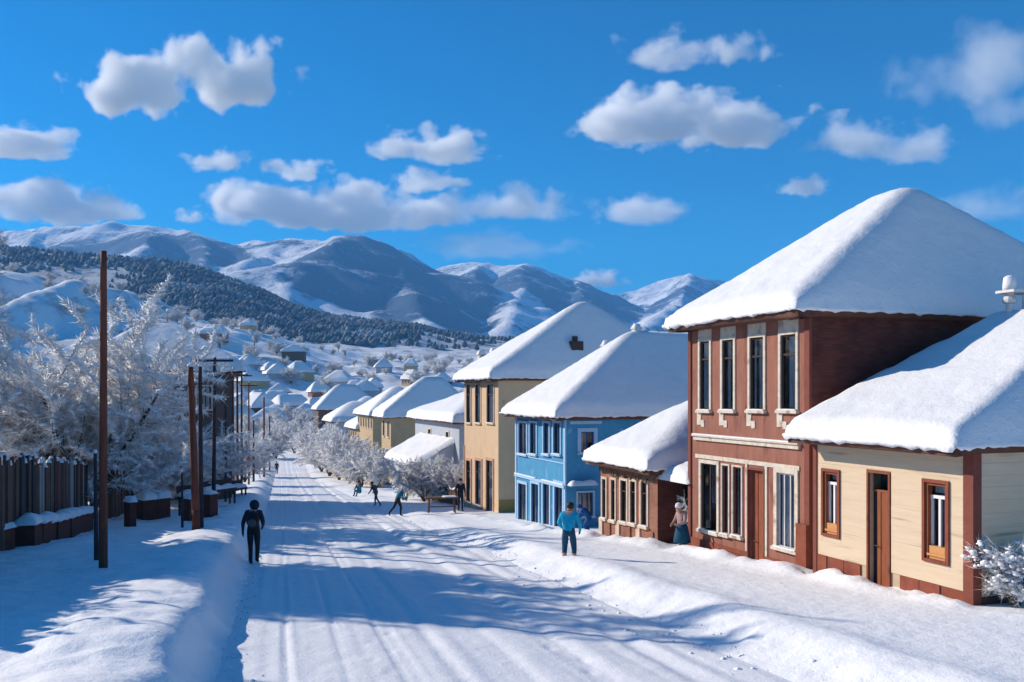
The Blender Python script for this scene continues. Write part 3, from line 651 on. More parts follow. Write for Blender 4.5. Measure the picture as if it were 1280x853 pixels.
for i, (a0, a1) in enumerate(pl):
    if a1 < dr[0] - .06 or a0 > dr[1] + .06: h.part('plinth_panel', 'plinth_red', 'f', [(a0, a1 - .02, .002, .015 + .02 * (i % 2), -1.0, zpl - .004)])
h.part('corner_post', 'pilaster_red', 'f', [(-.08, .14, -.14, .06, -1.2, H + .02)])
h.part('corner_post', 'pilaster_red', 'f', [(L - .10, L + .02, .0, .05, -1.0, H + .02)])
h.part('eave_beam', 'pilaster_red', 's', [(.15, D, .0, .05, H - .16, H + .0)])
h.part('sole_beam', 'dark_wood', 's', [(.14, D, .0, .10, h.sid(1250, 752)[1], h.sid(1250, 744)[1])])
h.roof(2.62, (5.2, 1.3), (5.2, L - .25), ov=(.62, .5, .22, .22), thick=.30, k=.08, seed=3)
# roof vent: two galvanised pipes under a snow-capped cowl
vx, vy = 5.0, 3.5; vz = h.hipz(vx, vy)
rv = MB().lathe([(.085, vz - .5), (.085, vz + .22)], vx, vy).lathe([(.06, vz - .5), (.06, vz + .42)], vx + .30, vy - .16).build('vent_pipe', 'galvanised', h.root)
MB().lathe([(.09, vz + .20), (.16, vz + .24), (.16, vz + .30), (.10, vz + .42), (.10, vz + .46)], vx, vy).build('vent_collar', 'galvanised', rv)
MB().box(vx - .22, vx + .75, vy - .30, vy + .20, vz + .46, vz + .52).build('cowl_plate', 'galvanised', rv)
MB().lathe([(.155, vz + .52), (.15, vz + .68), (.13, vz + .83), (.06, vz + .88)], vx, vy).build('snow', 'roof_snow', rv, True)
beige = h

# --- the tall red-brown house
h = House('red_brick_house', 1013, 20.6, 0, 'tall red-brown two-storey house with cream window surrounds and snowy pyramid roof', sink=.0)
L = h.fac(862, 560)[0]; H = h.fac(1011, 387)[1]; D = 11.0; h.todo = []
for i, (a, b, t_) in enumerate(((875.5, 887.5, 427), (903.5, 917.5, 425), (938, 955, 422), (976.5, 995.5, 418.5))):
    r = h.rect('f', a, b, t_, 513)
    h.window('f', r, 'white_trim', .085, .035, 'dark_wood', 'curtain_grey', (.12, .95), (1, 2), True, H - .02, seed=i)
    # the plaster apron left below each sill
    h.part('apron', 'white_trim', 'f', [(r[1] - .06, r[1] + .14, -.01, .028, r[2] - .42, r[2] - .078), (r[1] - .22, r[1] - .06, -.01, .024, r[2] - .47, r[2] - .28)])
g1w = h.rect('f', 877, 897, 580, 664); g2w = h.rect('f', 903.5, 911.5, 582, 668); g3w = h.rect('f', 917, 927.5, 584, 670)
h.window('f', g1w, 'white_trim', .10, .04, 'dark_wood', 'curtain_pink', (.1, .6), (2, 1), True, seed=5, cz=(.4, 1))
h.window('f', g2w, 'white_trim', .045, .038, 'pilaster_red', 'curtain_pink', (.0, .9), (1, 1), True, seed=6)
h.window('f', g3w, 'white_trim', .045, .036, 'pilaster_red', 'curtain_pink', (.0, .9), (1, 1), True, seed=7)
bw = h.rect('f', 972, 994.5, 592, 686)
h.window('f', bw, 'white_trim', .12, .04, 'curtain_grey', 'curtain_white', (.02, .98), (3, 1), True, seed=9)
dr = h.rect('f', 936.5, 955.5, 588, 702); dr = (dr[0], dr[1], dr[2] - .5, dr[3]); h.door('f', dr, ['interior_dark', 'orange_wood', 'orange_wood', 'plinth_red', 'orange_wood'], 'pilaster_red', .05, .10, False, 5)
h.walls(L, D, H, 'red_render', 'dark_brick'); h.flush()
# shop-front surround: a cream band above the ground floor and stiles between the openings
zt = h.fac(935, 577)[1]; zb = h.fac(935, 585)[1]; aL, aR = h.fac(870, 600)[0], h.fac(1000, 600)[0]
h.part('band', 'white_trim', 'f', [(aR, aL, .0, .030, g1w[3] + .13, g1w[3] + .24)])
h.part('stile', 'white_trim', 'f', [(dr[1] + .052, dr[1] + .13, .0, .032, dr[2] + .7, zt)]); h.part('stile', 'white_trim', 'f', [(dr[0] - .14, dr[0] - .052, .0, .032, dr[2] + .7, zt)])
cz = h.fac(935, 553)[1]
sc = h.part('string_course', 'white_trim', 'f', [(aR - .02, aL + .04, .0, .07, cz - .06, cz + .05), (aR - .05, aL + .07, .0, .12, cz + .05, cz + .09)])
h.part('snow', 'roof_snow', 'f', [(aR - .03, aL + .05, .0, .115, cz + .091, cz + .125)], sc)
h.part('pilaster', 'pilaster_red', 'f', [(-.02, .16, -.02, .05, -1.2, H)]); h.part('pilaster', 'pilaster_red', 'f', [(L - .12, L + .02, .0, .045, -1.2, H)])
h.part('pier', 'plinth_red', 'f', [(-.015, .36, .051, .14, -1.2, h.fac(1006, 655)[1])])
zpp = h.fac(900, 681)[1]
h.part('plinth', 'plinth_red', 'f', [(dr[1] + .055, L - .13, .0, .04, -1.2, zpp)])
h.part('plinth', 'plinth_red', 'f', [(.37, dr[0] - .055, .0, .04, -1.2, h.fac(980, 702)[1])])
h.part('plinth_panel', 'pilaster_red', 'f', [(dr[1] + .12, dr[1] + 1.3, .041, .09, -1.2, zpp - .10)])
h.roof(3.5, (5.0, 2.0), (5.0, L - 2.0), ov=(.55, .5, .22, .35), thick=.34, k=.16, seed=11, lump=.07)
brick = h

# --- the small single-storey brick house with the straw valance
h = House('small_brick_house', 822, 27.2, 0, 'small single-storey pinkish brick house with thick snow roof, beside the blue house')
L = h.fac(751, 620)[0]; H = h.fac(822, 585)[1]; D = 8.0; h.todo = []
for i, (a, b, t_, bo) in enumerate(((753.5, 758, 599, 648), (764.5, 769.5, 600, 651), (776.5, 784, 601, 653), (788.5, 795, 602, 655), (802, 809.5, 603, 658))):
    h.window('f', h.rect('f', a, b, t_, bo), 'pink_trim', .08, .04, 'dark_wood', 'curtain_grey' if i % 2 else 'curtain_white', (.2, .8), (1, 2), True, seed=20 + i)
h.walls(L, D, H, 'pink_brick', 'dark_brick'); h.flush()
for i, px in enumerate((752, 761.5, 773, 786.5, 798.5, 815)):
    a = h.fac(px, 640)[0]; b = h.holes['f'][min(i, 4)]
    h.part('pier', 'pink_brick' if i % 2 else 'pink_trim', 'f', [(a - .13, a + .13, .0, .05, -1.2, b[2] - .10)])
rr = random.Random(8); a = .02
while a < L - .05:
    w_ = rr.uniform(.06, .11); h.part('valance_strip', 'straw', 'f', [(a, a + w_ - .008, .06, .085 + rr.uniform(0, .02), H - rr.uniform(.28, .55), H + .02)]); a += w_
h.roof(2.0, (3.1, L * .5), (6.0, L * .5), ov=(.5, .4, .30, .30), thick=.42, k=.20, seed=17, lump=.10)
small = h

# --- the blue house
h = House('blue_house', 707, 36.0, 0, 'bright blue two-storey house with pale blue window surrounds and snowy hip roof')
L = h.fac(645, 580)[0]; H = h.fac(707, 520)[1]; D = 11.0; h.todo = []
for i, (a, b) in enumerate(((649, 659), (663, 671), (680, 687), (692.5, 701))):
    h.window('f', h.rect('f', a, b, 529, 568), 'blue_trim', .10, .05, 'blue_deep', 'curtain_pink' if i != 2 else 'curtain_white', (.15, .85), (2, 1), True, seed=30 + i)
for i, (a, b) in enumerate(((648.5, 658.5), (665, 674), (679.5, 687.5), (694, 704))):
    r = h.rect('f', a, b, 605, 646 + 3 * i); r = (r[0], r[1], r[2] - .2, r[3])
    h.window('f', r, 'blue_trim', .13, .05, 'blue_deep', 'curtain_pink' if i in (1,) else 'curtain_grey', (.35, .9), (2, 1), False, seed=40 + i)
h.window('s', h.rect('s', 726, 742, 540, 566), 'blue_trim', .16, .05, 'blue_deep', 'curtain_grey', (.1, .5), (2, 1), True, seed=50)
h.window('s', h.rect('s', 722, 741, 616, 646), 'blue_trim', .08, .05, 'blue_deep', 'curtain_grey', (.1, .9), (3, 1), True, seed=51)
h.walls(L, D, H, 'blue_wall'); h.flush()
zb = h.fac(676, 601)[1]
b_ = h.part('string_course', 'blue_trim', 'f', [(.0, L + .03, .0, .09, zb - .07, zb + .05)]); h.part('snow', 'roof_snow', 'f', [(.1, L * .42, .0, .1, zb + .051, zb + .10), (L * .55, L, .0, .1, zb + .051, zb + .09)], b_)
zs = h.fac(676, 571)[1]; h.part('sill_band', 'blue_trim', 'f', [(.05, L - .05, .0, .045, zs - .13, zs - .08)])
h.part('corner_trim', 'blue_trim', 'f', [(-.03, .14, -.02, .04, -1.2, H)]); h.part('corner_trim', 'blue_trim', 'f', [(L - .14, L + .03, .0, .04, -1.2, H)])
s0, sz = h.sid(709, 606); s1, _ = h.sid(741, 606)
ca = h.part('canopy', 'blue_wall', 's', [(.05, s1, .0, .5, sz - .06, sz)]); snow_lump(ca, .02, s1 + .05, -.55, -.0, sz, .2, 7)
zz = h.sid(720, 534)[1]; h.part('lintel_band', 'blue_trim', 's', [(.2, h.sid(752, 534)[0], .0, .03, zz + .12, zz + .24)])
h.roof(3.5, (4.5, L * .5), (8.0, L * .5), ov=(.55, .4, .25, .45), thick=.34, k=.10, seed=23, lump=.06)
for (cx_, cy_, hh) in ((3.7, L * .5 + .9, .55), (4.9, L * .5 + .15, .55)):
    z_ = h.hipz(cx_, cy_) - .35; c = MB().box(cx_ - .17, cx_ + .17, cy_ - .17, cy_ + .17, z_ - .4, z_ + hh).box(cx_ - .21, cx_ + .21, cy_ - .21, cy_ + .21, z_ + hh, z_ + hh + .08).build('chimney', 'galvanised', h.root); snow_lump(c, cx_ - .2, cx_ + .2, cy_ - .2, cy_ + .2, z_ + hh + .09, .22, 3)
blue = h

# --- the cream house
h = House('cream_house', 623, 46.0, 0, 'cream two-storey house with mustard-based side wall and tall snowy roof')
L = h.fac(580.5, 560)[0]; H = h.fac(623, 472)[1]; D = 12.0; h.todo = []
for i, (a, b) in enumerate(((583.5, 589), (594.5, 601), (609, 617.5))): h.window('f', h.rect('f', a, b, 481, 529), 'cream_wall', .10, .04, 'dark_wood', 'curtain_grey', (.1, .9), (1, 2), True, seed=60 + i)
for i, (a, b, bo) in enumerate(((583.5, 589, 628), (595, 602, 632), (608.5, 616.5, 642))):
    r = h.rect('f', a, b, 576, bo); h.window('f', r, 'cream_trim', .14, .05, 'dark_wood', 'curtain_grey', (.2, .9), (1, 2), i < 2, seed=70 + i)
h.walls(L, D, H, 'cream_wall'); h.flush()
mz = h.sid(632, 625)[1]; h.part('base_band', 'mustard_wall', 's', [(.0, D, .0, .03, -1.2, mz)])
h.part('eave_beam', 'brown_fascia', 's', [(.02, D, .0, .05, H - .12, H - .01)])
h.part('corner_trim', 'cream_trim', 'f', [(L - .12, L + .02, .0, .04, -1.2, H * .45)])
h.roof(4.3, (6.2, L * .5), (6.5, L * .5), ov=(.55, .5, .25, .35), thick=.38, k=.12, seed=29, lump=.07)
for (px_, dd) in ((.9, .75), (1.7, .85)):
    z_ = h.hipz(px_, L * .93) - .3; c = MB().box(px_ - .18, px_ + .18, L * .93 - .18, L * .93 + .18, z_ - .3, z_ + .55).build('chimney', 'white_trim', h.root); snow_lump(c, px_ - .26, px_ + .26, L * .93 - .26, L * .93 + .26, z_ + .56, .3, 2)
x_, y_ = 4.8, .95; z_ = h.hipz(x_, y_) - .45; MB().box(x_ - .35, x_ + .35, y_ - .35, y_ + .3, z_ - .3, z_ + .55).box(x_ - .12, x_ + .12, y_ - .1, y_ + .1, z_ + .55, z_ + .85).build('roof_hatch', 'dark_wood', h.root)
cream = h

# --- simpler houses farther down the street and in the valley town
def far_house(name, px, y, L, D, H, rise, wall, label, rot=ROT, group=None, along=False, rx=None, win=True, thick=.5, k=.1, seed=1, base=None, side=True):
    h = House(name, px, y, 0, label, rot=rot, group=group)
    if base is not None: h.O.z = base; h.root.location.z = base
    h.todo = []
    if win:
        n = max(2, int(L / 1.8)); st = 2 if H > 4.5 else 1
        for f in range(st):
            for i in range(n):
                c = L * (i + .5) / n; z = (H - 1.0) if f == st - 1 else 1.6
                h.window('f', (c - .35, c + .35, z - .85, z + .45), 'white_trim' if wall != 'pale_wall' else 'curtain_grey', .1, .05, 'dark_wood', None, sill=True, bars=(1, 2))
    h.walls(L, D, H, wall); h.flush()
    x1 = D * .5 if rx is None else rx
    ra_, rb_ = ((D * .5, L * .06), (D * .5, L * .94)) if along else ((x1, L * .5), (max(x1, D - x1), L * .5))
    h.roof(rise, ra_, rb_, ov=(.6, .5, .5, .6), thick=thick, res=.32 if y < 130 else .6, k=k, seed=seed)
    return h
wh = House('pale_house', 574, 64.0, 0, 'pale house behind frosted trees with low snow roof beside the cream house'); wh.todo = []
Lw = wh.fac(519, 540)[0]; Hw = wh.fac(574, 527)[1]
wh.window('f', (Lw * .2, Lw * .2 + .8, Hw - 2.2, Hw - .9), 'white_trim', .1, .05, 'dark_wood', 'curtain_grey'); wh.window('f', (Lw * .6, Lw * .6 + .8, Hw - 2.2, Hw - .9), 'white_trim', .1, .05, 'dark_wood', 'curtain_grey')
wh.walls(Lw, 10, Hw, 'pale_wall'); wh.flush(); wh.roof(2.3, (4.2, Lw * .5), (6, Lw * .5), ov=(.6, .5, .4, .6), thick=.5, res=.25, seed=33)
an = wh.part('annex', 'pale_wall', 'f', [(Lw * .15, Lw * .8, .0, 2.6, -1.5, Hw * .40)])
ax0, ay0, ay1, az = -3.1, Lw * .08, Lw * .88, Hw * .40
gx = np.linspace(ax0, -.02, 26); gy = np.linspace(ay0, ay1, 30); X_, Y_ = np.meshgrid(gx, gy, indexing='ij')
Z_ = az + (X_ - ax0) / 3.1 * 1.7 + .4 * np.sqrt(np.clip(np.minimum(np.minimum(X_ - ax0, .3), np.minimum(Y_ - ay0, ay1 - Y_)) / .4, 0, 1)) + .08 * fbm(X_, Y_, 5, 3)
link('annex_snow', np_mesh('annex_snow', np.stack([X_, Y_, Z_], -1).reshape(-1, 3), grid_faces(26, 30)), 'roof_snow', an)
mbp = MB(); mbp.add([(ax0 + .04, ay0 + .04, az + .02), (-.02, ay0 + .04, az + 1.7), (-.02, ay1 - .04, az + 1.7), (ax0 + .04, ay1 - .04, az + .02), (ax0 + .04, ay0 + .04, az - .1), (-.02, ay0 + .04, az - .1), (-.02, ay1 - .04, az - .1), (ax0 + .04, ay1 - .04, az - .1)], [(0, 1, 2, 3), (4, 5, 6, 7), (0, 1, 5, 4), (3, 2, 6, 7), (0, 3, 7, 4)]); mbp.build('annex_roof', 'pale_wall', an)

tn = House('tan_house', 488.5, 92.0, 0, 'narrow tan house with steep snowy roof behind the street trees'); tn.todo = []
Lt = tn.fac(477, 560)[0]; Ht = tn.fac(488, 521)[1]
for f in (0, 1):
    for i in range(2):
        c = Lt * (i + .5) / 2; z = Ht - 1.2 - f * 3.0; tn.window('f', (c - .4, c + .4, z - 1.0, z + .7), 'white_trim', .12, .05, 'dark_wood', 'curtain_grey')
tn.walls(Lt, 9, Ht, 'tan_wall'); tn.flush(); tn.roof(4.0, (4.4, Lt * .5), (6.0, Lt * .5), ov=(.9, .5, .4, .8), thick=.55, res=.3, k=.06, seed=35)
def eave_house(px0, px1, py_e, y, rise, wall, label, name='snow_roofed_house', D=9, rx=3.6, seed=1, group=None, rot=ROT, **k):
    """house whose lit eave spans photo columns px0 (far end) .. px1 (near corner) at row py_e, at distance y"""
    hh = House('probe', px1, y, 0, 'probe', rot=rot); L_ = abs(hh.fac(px0, py_e)[0]); H_ = hh.fac(px1, py_e)[1]; bpy.data.objects.remove(hh.root)
    return far_house(name, px1, y, L_ if L_ < 14 else 14, D, max(H_, 2.4), rise, wall, label, rot=rot, group=group, rx=rx, seed=seed, **k)
eave_house(447, 466, 519, 118, 3.6, 'tan_wall', 'long snow-roofed house just left of the tan house, trees in front', rx=4.2, seed=41)
eave_house(407, 418, 527, 150, 3.0, 'pale_wall', 'small snow-roofed house half hidden by the roadside trees down the street', rx=3.6, seed=43)
eave_house(425, 436, 521, 165, 3.4, 'tan_wall', 'snow-roofed house farther back, showing over the roadside trees', rx=4.0, seed=47)
eave_house(436, 449, 536, 128, 2.6, 'tan_wall', 'low snow-roofed shed house among the right-hand roadside trees', rx=3.0, seed=49)
# the broad house that closes the street
far_house('valley_house', 398, 215, 9, 15, 5.2, 6.2, 'brown_plank', 'broad brown house with large snowy hip roof closing the street', rx=5.5, seed=51, base=-6.6)
# the big house behind the trees on the left
lh = House('left_house', 290, 54.0, 0, 'large house behind the left-hand frosted trees, dark eave under a snowy roof', rot=ROT + R(90))
lh.todo = []
Hl = lh.hz(463, 54.0)
lh.window('f', (1.2, 2.0, Hl - 2.4, Hl - 1.0), 'white_trim', .1, .05, 'dark_wood', 'curtain_grey'); lh.window('f', (-0 + 3.6, 4.4, Hl - 2.4, Hl - 1.0), 'white_trim', .1, .05, 'dark_wood', 'curtain_grey')
lh.walls(8.5, 9, Hl, 'grey_plank'); lh.flush(); lh.roof(2.6, (4.5, 3.4), (4.5, 5.2), ov=(.7, .5, .6, .6), thick=.55, res=.25, seed=53)
# the valley town: small far houses, told apart by nothing but their place
rr = random.Random(12)
TOWN = [(318, 492, 300), (352, 478, 420), (300, 470, 480), (270, 462, 520), (440, 486, 330), (470, 474, 430), (505, 470, 470), (540, 478, 400), (565, 468, 520), (600, 480, 420),
        (420, 468, 520), (385, 462, 560), (340, 458, 600), (455, 500, 270), (490, 490, 300), (525, 462, 600), (650, 470, 480), (700, 474, 470), (760, 470, 500), (250, 476, 420), (220, 455, 560), (590, 456, 650), (410, 500, 260), (360, 500, 270)]
TOWN = [q_ for q_ in TOWN if q_[2] < 500]
for q_ in range(38): TOWN.append((rr.uniform(280, 600), 0, rr.uniform(212, 400)))
WN = {'tan_wall': 'tan', 'pale_wall': 'pale grey', 'cream_wall': 'cream', 'grey_plank': 'dark grey', 'pink_brick': 'pinkish brick'}
for i, (px, py, y) in enumerate(TOWN):
    wl_ = rr.choice(['tan_wall', 'pale_wall', 'pale_wall', 'cream_wall', 'grey_plank', 'pink_brick']); y = y * rr.uniform(.96, 1.04)
    far_house('town_house', px, y, rr.uniform(5, 10), rr.uniform(6, 12), rr.uniform(1.4, 3.6), rr.uniform(3.0, 4.4), wl_, 'small snow-roofed house with ' + WN[wl_] + ' walls in the distant valley town', rot=ROT + R(rr.uniform(-35, 35)), group='houses of the distant valley town', rx=rr.uniform(.5, 4.2), along=rr.random() < .45, seed=100 + i, thick=rr.uniform(.6, 1.0))

# ------------------------------------------------------------------ frosted trees
def make_tree(seed, Ht, spread, twigs, multi=5, clump=1400, snow_r=(.025, .07), twig_len=(.14, .42), up=.10):
    rr = random.Random(seed); wood = MB(); tips = []; segs = []
    def rnd(): return Vector((rr.gauss(0, 1), rr.gauss(0, 1), rr.gauss(0, 1)))
    def grow(p, d, ln, r, lev):
        n = 5 if lev < 2 else 4; q = p.copy(); dd = d.normalized()
        for i in range(n):
            dd = (dd + rnd() * (.11 if lev else .05) + Vector((0, 0, up * (1 if lev < 3 else -.5)))).normalized(); q2 = q + dd * ln / n
            r0, r1 = r * (1 - .6 * i / n), r * (1 - .6 * (i + 1) / n)
            wood.tube(q, q2, r0, r1, 6 if lev < 1 else (5 if lev < 2 else 3), False); segs.append((q.copy(), q2.copy(), lev))
            if lev < 4 and (i > 0 or lev > 0):
                for _ in range((2 if lev < 3 else 2)):
                    if rr.random() < (.95 if lev < 2 else .72):
                        a = rnd(); a = (a - dd * a.dot(dd)).normalized(); nd = (dd * rr.uniform(.5, .9) + a * rr.uniform(.5, .95) * spread)
                        if lev < 3: grow(q2, nd, ln * rr.uniform(.42, .62), r1 * .55, lev + 1)
                        else: tips.append((q2.copy(), nd.normalized()))
            q = q2
        if lev < 4:
            for _ in range(2): tips.append((q.copy(), (dd + rnd() * .3).normalized()))
    tr = Ht * .018
    if multi > 1:
        wood.tube((0, 0, -.4), (0, 0, Ht * .06), tr * 1.6, tr * 1.4, 8, False)
        for i in range(multi):
            a = 2 * math.pi * (i + rr.uniform(-.3, .3)) / multi
            grow(Vector((math.cos(a) * .08, math.sin(a) * .08, Ht * .04)), Vector((math.cos(a) * .42 * spread, math.sin(a) * .42 * spread, 1)), Ht * rr.uniform(.55, .70), tr * .8, 1)
    else: grow(Vector((0, 0, -.4)), Vector((0, 0, 1)), Ht * .72, tr * 1.6, 0)
    rng = np.random.default_rng(seed); S = np.array([(*a, *b) for a, b, l in segs if l >= 2]);
    # twigs: thin three-sided spikes along the outer branches
    k = rng.integers(0, len(S), twigs); t = rng.random((twigs, 1)); P = S[k, :3] * (1 - t) + S[k, 3:] * t
    Dv = (S[k, 3:] - S[k, :3]); Dv /= np.linalg.norm(Dv, axis=1, keepdims=True) + 1e-9
    Dv = Dv * .6 + rng.normal(0, .62, (twigs, 3)) + np.array([0, 0, .12]); Dv /= np.linalg.norm(Dv, axis=1, keepdims=True)
    A = np.cross(Dv, rng.normal(0, 1, (twigs, 3))); A /= np.linalg.norm(A, axis=1, keepdims=True) + 1e-9; Bv = np.cross(Dv, A)
    ln = rng.uniform(*twig_len, (twigs, 1)); rd = rng.uniform(.008, .020, (twigs, 1)) * (Ht / 6)
    V = np.zeros((twigs, 4, 3))
    for j in range(3): V[:, j] = P + (A * math.cos(2.094 * j) + Bv * math.sin(2.094 * j)) * rd
    V[:, 3] = P + Dv * ln
    Ft = (np.arange(twigs)[:, None, None] * 4 + np.array([(0, 1, 3), (1, 2, 3), (2, 0, 3)])[None]).reshape(-1, 3)
    # snow lying on the branches: small uneven lumps
    T2 = S[np.abs(S[:, 5] - S[:, 2]) < .9 * np.linalg.norm(S[:, 3:] - S[:, :3], axis=1)]; k = rng.integers(0, len(T2), clump); t = rng.random((clump, 1)); C = T2[k, :3] * (1 - t) + T2[k, 3:] * t
    phi = (1 + 5 ** .5) / 2
    ico = np.array([(-1, phi, 0), (1, phi, 0), (-1, -phi, 0), (1, -phi, 0), (0, -1, phi), (0, 1, phi), (0, -1, -phi), (0, 1, -phi), (phi, 0, -1), (phi, 0, 1), (-phi, 0, -1), (-phi, 0, 1)]) / 1.9
    icf = np.array([(0, 11, 5), (0, 5, 1), (0, 1, 7), (0, 7, 10), (0, 10, 11), (1, 5, 9), (5, 11, 4), (11, 10, 2), (10, 7, 6), (7, 1, 8), (3, 9, 4), (3, 4, 2), (3, 2, 6), (3, 6, 8), (3, 8, 9), (4, 9, 5), (2, 4, 11), (6, 2, 10), (8, 6, 7), (9, 8, 1)])
    sc = rng.uniform(*snow_r, (clump, 1, 1)) * (Ht / 6) ** .5; st = rng.uniform(.7, 1.9, (clump, 1, 3)); st[..., 2] *= .55
    Vc = C[:, None, :] + ico[None] * sc * st * rng.uniform(.75, 1.25, (clump, 12, 1)) + np.array([0, 0, .03])
    Fc = (np.arange(clump)[:, None, None] * 12 + icf[None]).reshape(-1, 3)
    sp = (lambda n: np_mesh(n, V.reshape(-1, 3), Ft, False))('twigs')
    return wood.mesh('trunk'), sp, np_mesh('snow', Vc.reshape(-1, 3), Fc, True)
TREE_V = [make_tree(1, 6.4, 1.0, 36000, 6, 6000), make_tree(2, 5.6, .95, 32000, 5, 5500), make_tree(3, 5.0, 1.1, 30000, 6, 5500), make_tree(4, 6.0, .8, 24000, 1, 3000)]
TWIN = []                                              # the same crowns with bare brown twigs
for tr_, tw_, sn_ in TREE_V:
    tr_.materials.append(MATS['bark']); tw_.materials.append(MATS['frost_twig']); sn_.materials.append(MATS['snow'])
TH = [6.4, 5.6, 5.0, 6.0]
def tree(x, y, var, height, label, rz=0.0, group='frosted trees along the street', name='frosted_tree', dz=0.0, wide=1.0):
    t = empty(name, (x, y, g1(x, y) - .05 + dz), rz, label=label, cat='tree', group=group); s = height / (TH[var] * 1.08); t.scale = (s * wide, s * wide, s)
    a = bpy.data.objects.new('trunk', TREE_V[var][0]); col.objects.link(a); a.parent = t
    b = bpy.data.objects.new('crown', TREE_V[var][1]); col.objects.link(b); b.parent = t
    c = bpy.data.objects.new('snow', TREE_V[var][2]); col.objects.link(c); c.parent = b
    return t
def tpx(px, y): return (px - CXP) / FPX * y
tree(tpx(112, 36), 36, 0, 8.8, 'largest frosted tree, spreading just behind the tall bare pole', .4, wide=1.15)
tree(tpx(22, 35), 35, 1, 6.4, 'frosted tree over the plank fence at the left edge', 1.9, wide=1.2)
tree(tpx(66, 40), 40, 2, 6.6, 'frosted tree between the left-edge tree and the largest one', 2.6, wide=1.2)
tree(tpx(172, 42), 42, 1, 5.2, 'frosted tree right of the tall bare pole above the brown block', 3.4, wide=1.15)
tree(tpx(206, 46), 46, 2, 4.8, 'frosted tree left of the pair of thin dark poles', 4.1, wide=1.2)
tree(tpx(140, 47), 47, 3, 7.0, 'tall frosted tree rising behind the largest one', .9)
tree(tpx(40, 44), 44, 0, 8.6, 'high frosted tree in the back at the left edge', 2.2)
tree(tpx(240, 50), 50, 0, 4.6, 'frosted tree between the leaning pole and the crossarm pole', 2.4, wide=1.1)
tree(tpx(268, 60), 60, 1, 4.6, 'frosted tree just behind the pole with a crossarm', 5.0, wide=1.2)
tree(tpx(283, 72), 72, 2, 4.8, 'frosted tree behind the group of thin poles on the left', 1.1, wide=1.2)
tree(tpx(306, 92), 92, 0, 5.2, 'frosted tree on the left verge far down the street', 3.0, wide=1.2)
tree(tpx(322, 118), 118, 1, 5.4, 'distant frosted tree at the end of the left verge', .2, wide=1.3)
# off the left edge: the trees whose shadows lie across the road
tree(-18.6, 25.6, 0, 9.6, 'wide frosted tree outside the left edge behind the plank fence', 1.3, wide=.75)
tree(-18.0, 24.9, 1, 9.0, 'third frosted tree outside the left edge, standing between the other two', 4.3, wide=.7)
tree(-17.4, 24.2, 3, 10.0, 'frosted tree just outside the left edge, throwing the nearest road shadow', 2.9, wide=.62)
for i, (x_, y_, v_, h_, wd_, lb_) in enumerate(((-17.9, 24.0, 2, 8.6, .7, 'fourth frosted tree outside the left edge, lowest of the cluster'), (-18.3, 25.4, 3, 9.8, .9, 'fifth frosted tree outside the left edge, tallest trunk of the cluster'), (-17.6, 24.6, 0, 9.0, .6, 'sixth frosted tree outside the left edge, slimmest of the cluster'), (-19.2, 25.2, 1, 10.2, .8, 'seventh frosted tree outside the left edge, backmost of the cluster'),
        (-15.4, 19.2, 1, 5.0, .9, 'short frosted tree behind the fence outside the left edge'), (-14.6, 17.0, 2, 4.6, .9, 'lowest frosted tree behind the fence outside the left edge'), (-13.9, 15.2, 0, 4.4, .9, 'frosted tree behind the near end of the fence, outside the frame'))):
    tree(x_, y_, v_, h_, lb_, i * 1.1, wide=wd_)
# right side, beyond the cream house
tree(tpx(530, 58), 58, 2, 3.3, 'frosted shrub tree in the yard before the pale house', .7, wide=1.2)
tree(tpx(508, 61), 61, 1, 2.7, 'frosted tree left in the yard of the pale house', 2.7, wide=1.1)
tree(tpx(556, 57), 57, 0, 2.8, 'frosted shrub tree beside the cream house corner', 4.7, wide=1.2)
for i, (px, y, v, hh, lab) in enumerate(((470, 80, 1, 3.6, 'frosted tree before the tan house, nearest of the right-hand row'), (452, 88, 2, 4.2, 'second frosted tree of the right-hand row'), (437, 98, 0, 5.4, 'third frosted tree of the right-hand row'),
                                        (424, 108, 1, 6.2, 'fourth frosted tree of the right-hand row'), (412, 120, 2, 6.6, 'fifth frosted tree of the right-hand row'), (402, 134, 0, 7.0, 'sixth frosted tree of the right-hand row'), (394, 150, 1, 7.0, 'last frosted tree of the right-hand row'))):
    tree(tpx(px, y), y, v, hh, lab, i * 1.3, wide=1.25)
tree(tpx(345, 178), 178, 2, 7.0, 'frosted tree at the foot of the street, left of its end', 1.0, wide=1.3)
tree(tpx(368, 196), 196, 0, 8.5, 'frosted tree standing where the street ends', 2.0, wide=1.3)
sp_ = small.O - U * .75 + WD * 1.15
tree(sp_.x, sp_.y, 2, 1.9, 'frosted shrub in the gap between the two brick houses', .3, wide=.55)
rr = random.Random(4)
for i in range(260):
    y = 215 + 380 * rr.random() ** 1.5; px = rr.uniform(200, 640) if i < 200 else rr.uniform(-60, 220)
    tree(tpx(px, y), y, rr.randrange(4), rr.uniform(3.0, 7.5), 'frosted tree ' + ('on the snowy slope at the far left' if px < 250 else 'among the distant houses left of the street end' if px < 360 else 'among the distant houses beyond the street end' if px < 470 else 'in the distant town behind the right-hand roofs'), rr.uniform(0, 6), 'frosted trees of the distant valley town', wide=1.3)
# a snowy bush at the right edge
bush = make_tree(9, 1.3, 1.25, 3600, 8, 900, (.05, .10), (.10, .26), .02)
bt = empty('frosted_bush', at(1268, 760, 15.6), 0, label='snow-laden bush beside the beige house at the right edge', cat='bush')
bt.location.z = g1(bt.location.x, bt.location.y) - .02
for nm, me, m_, par in (('stem', bush[0], 'bark', bt), ('crown', bush[1], 'frost_twig', bt), ('snow', bush[2], 'snow', bt)): link(nm, me, m_, par)

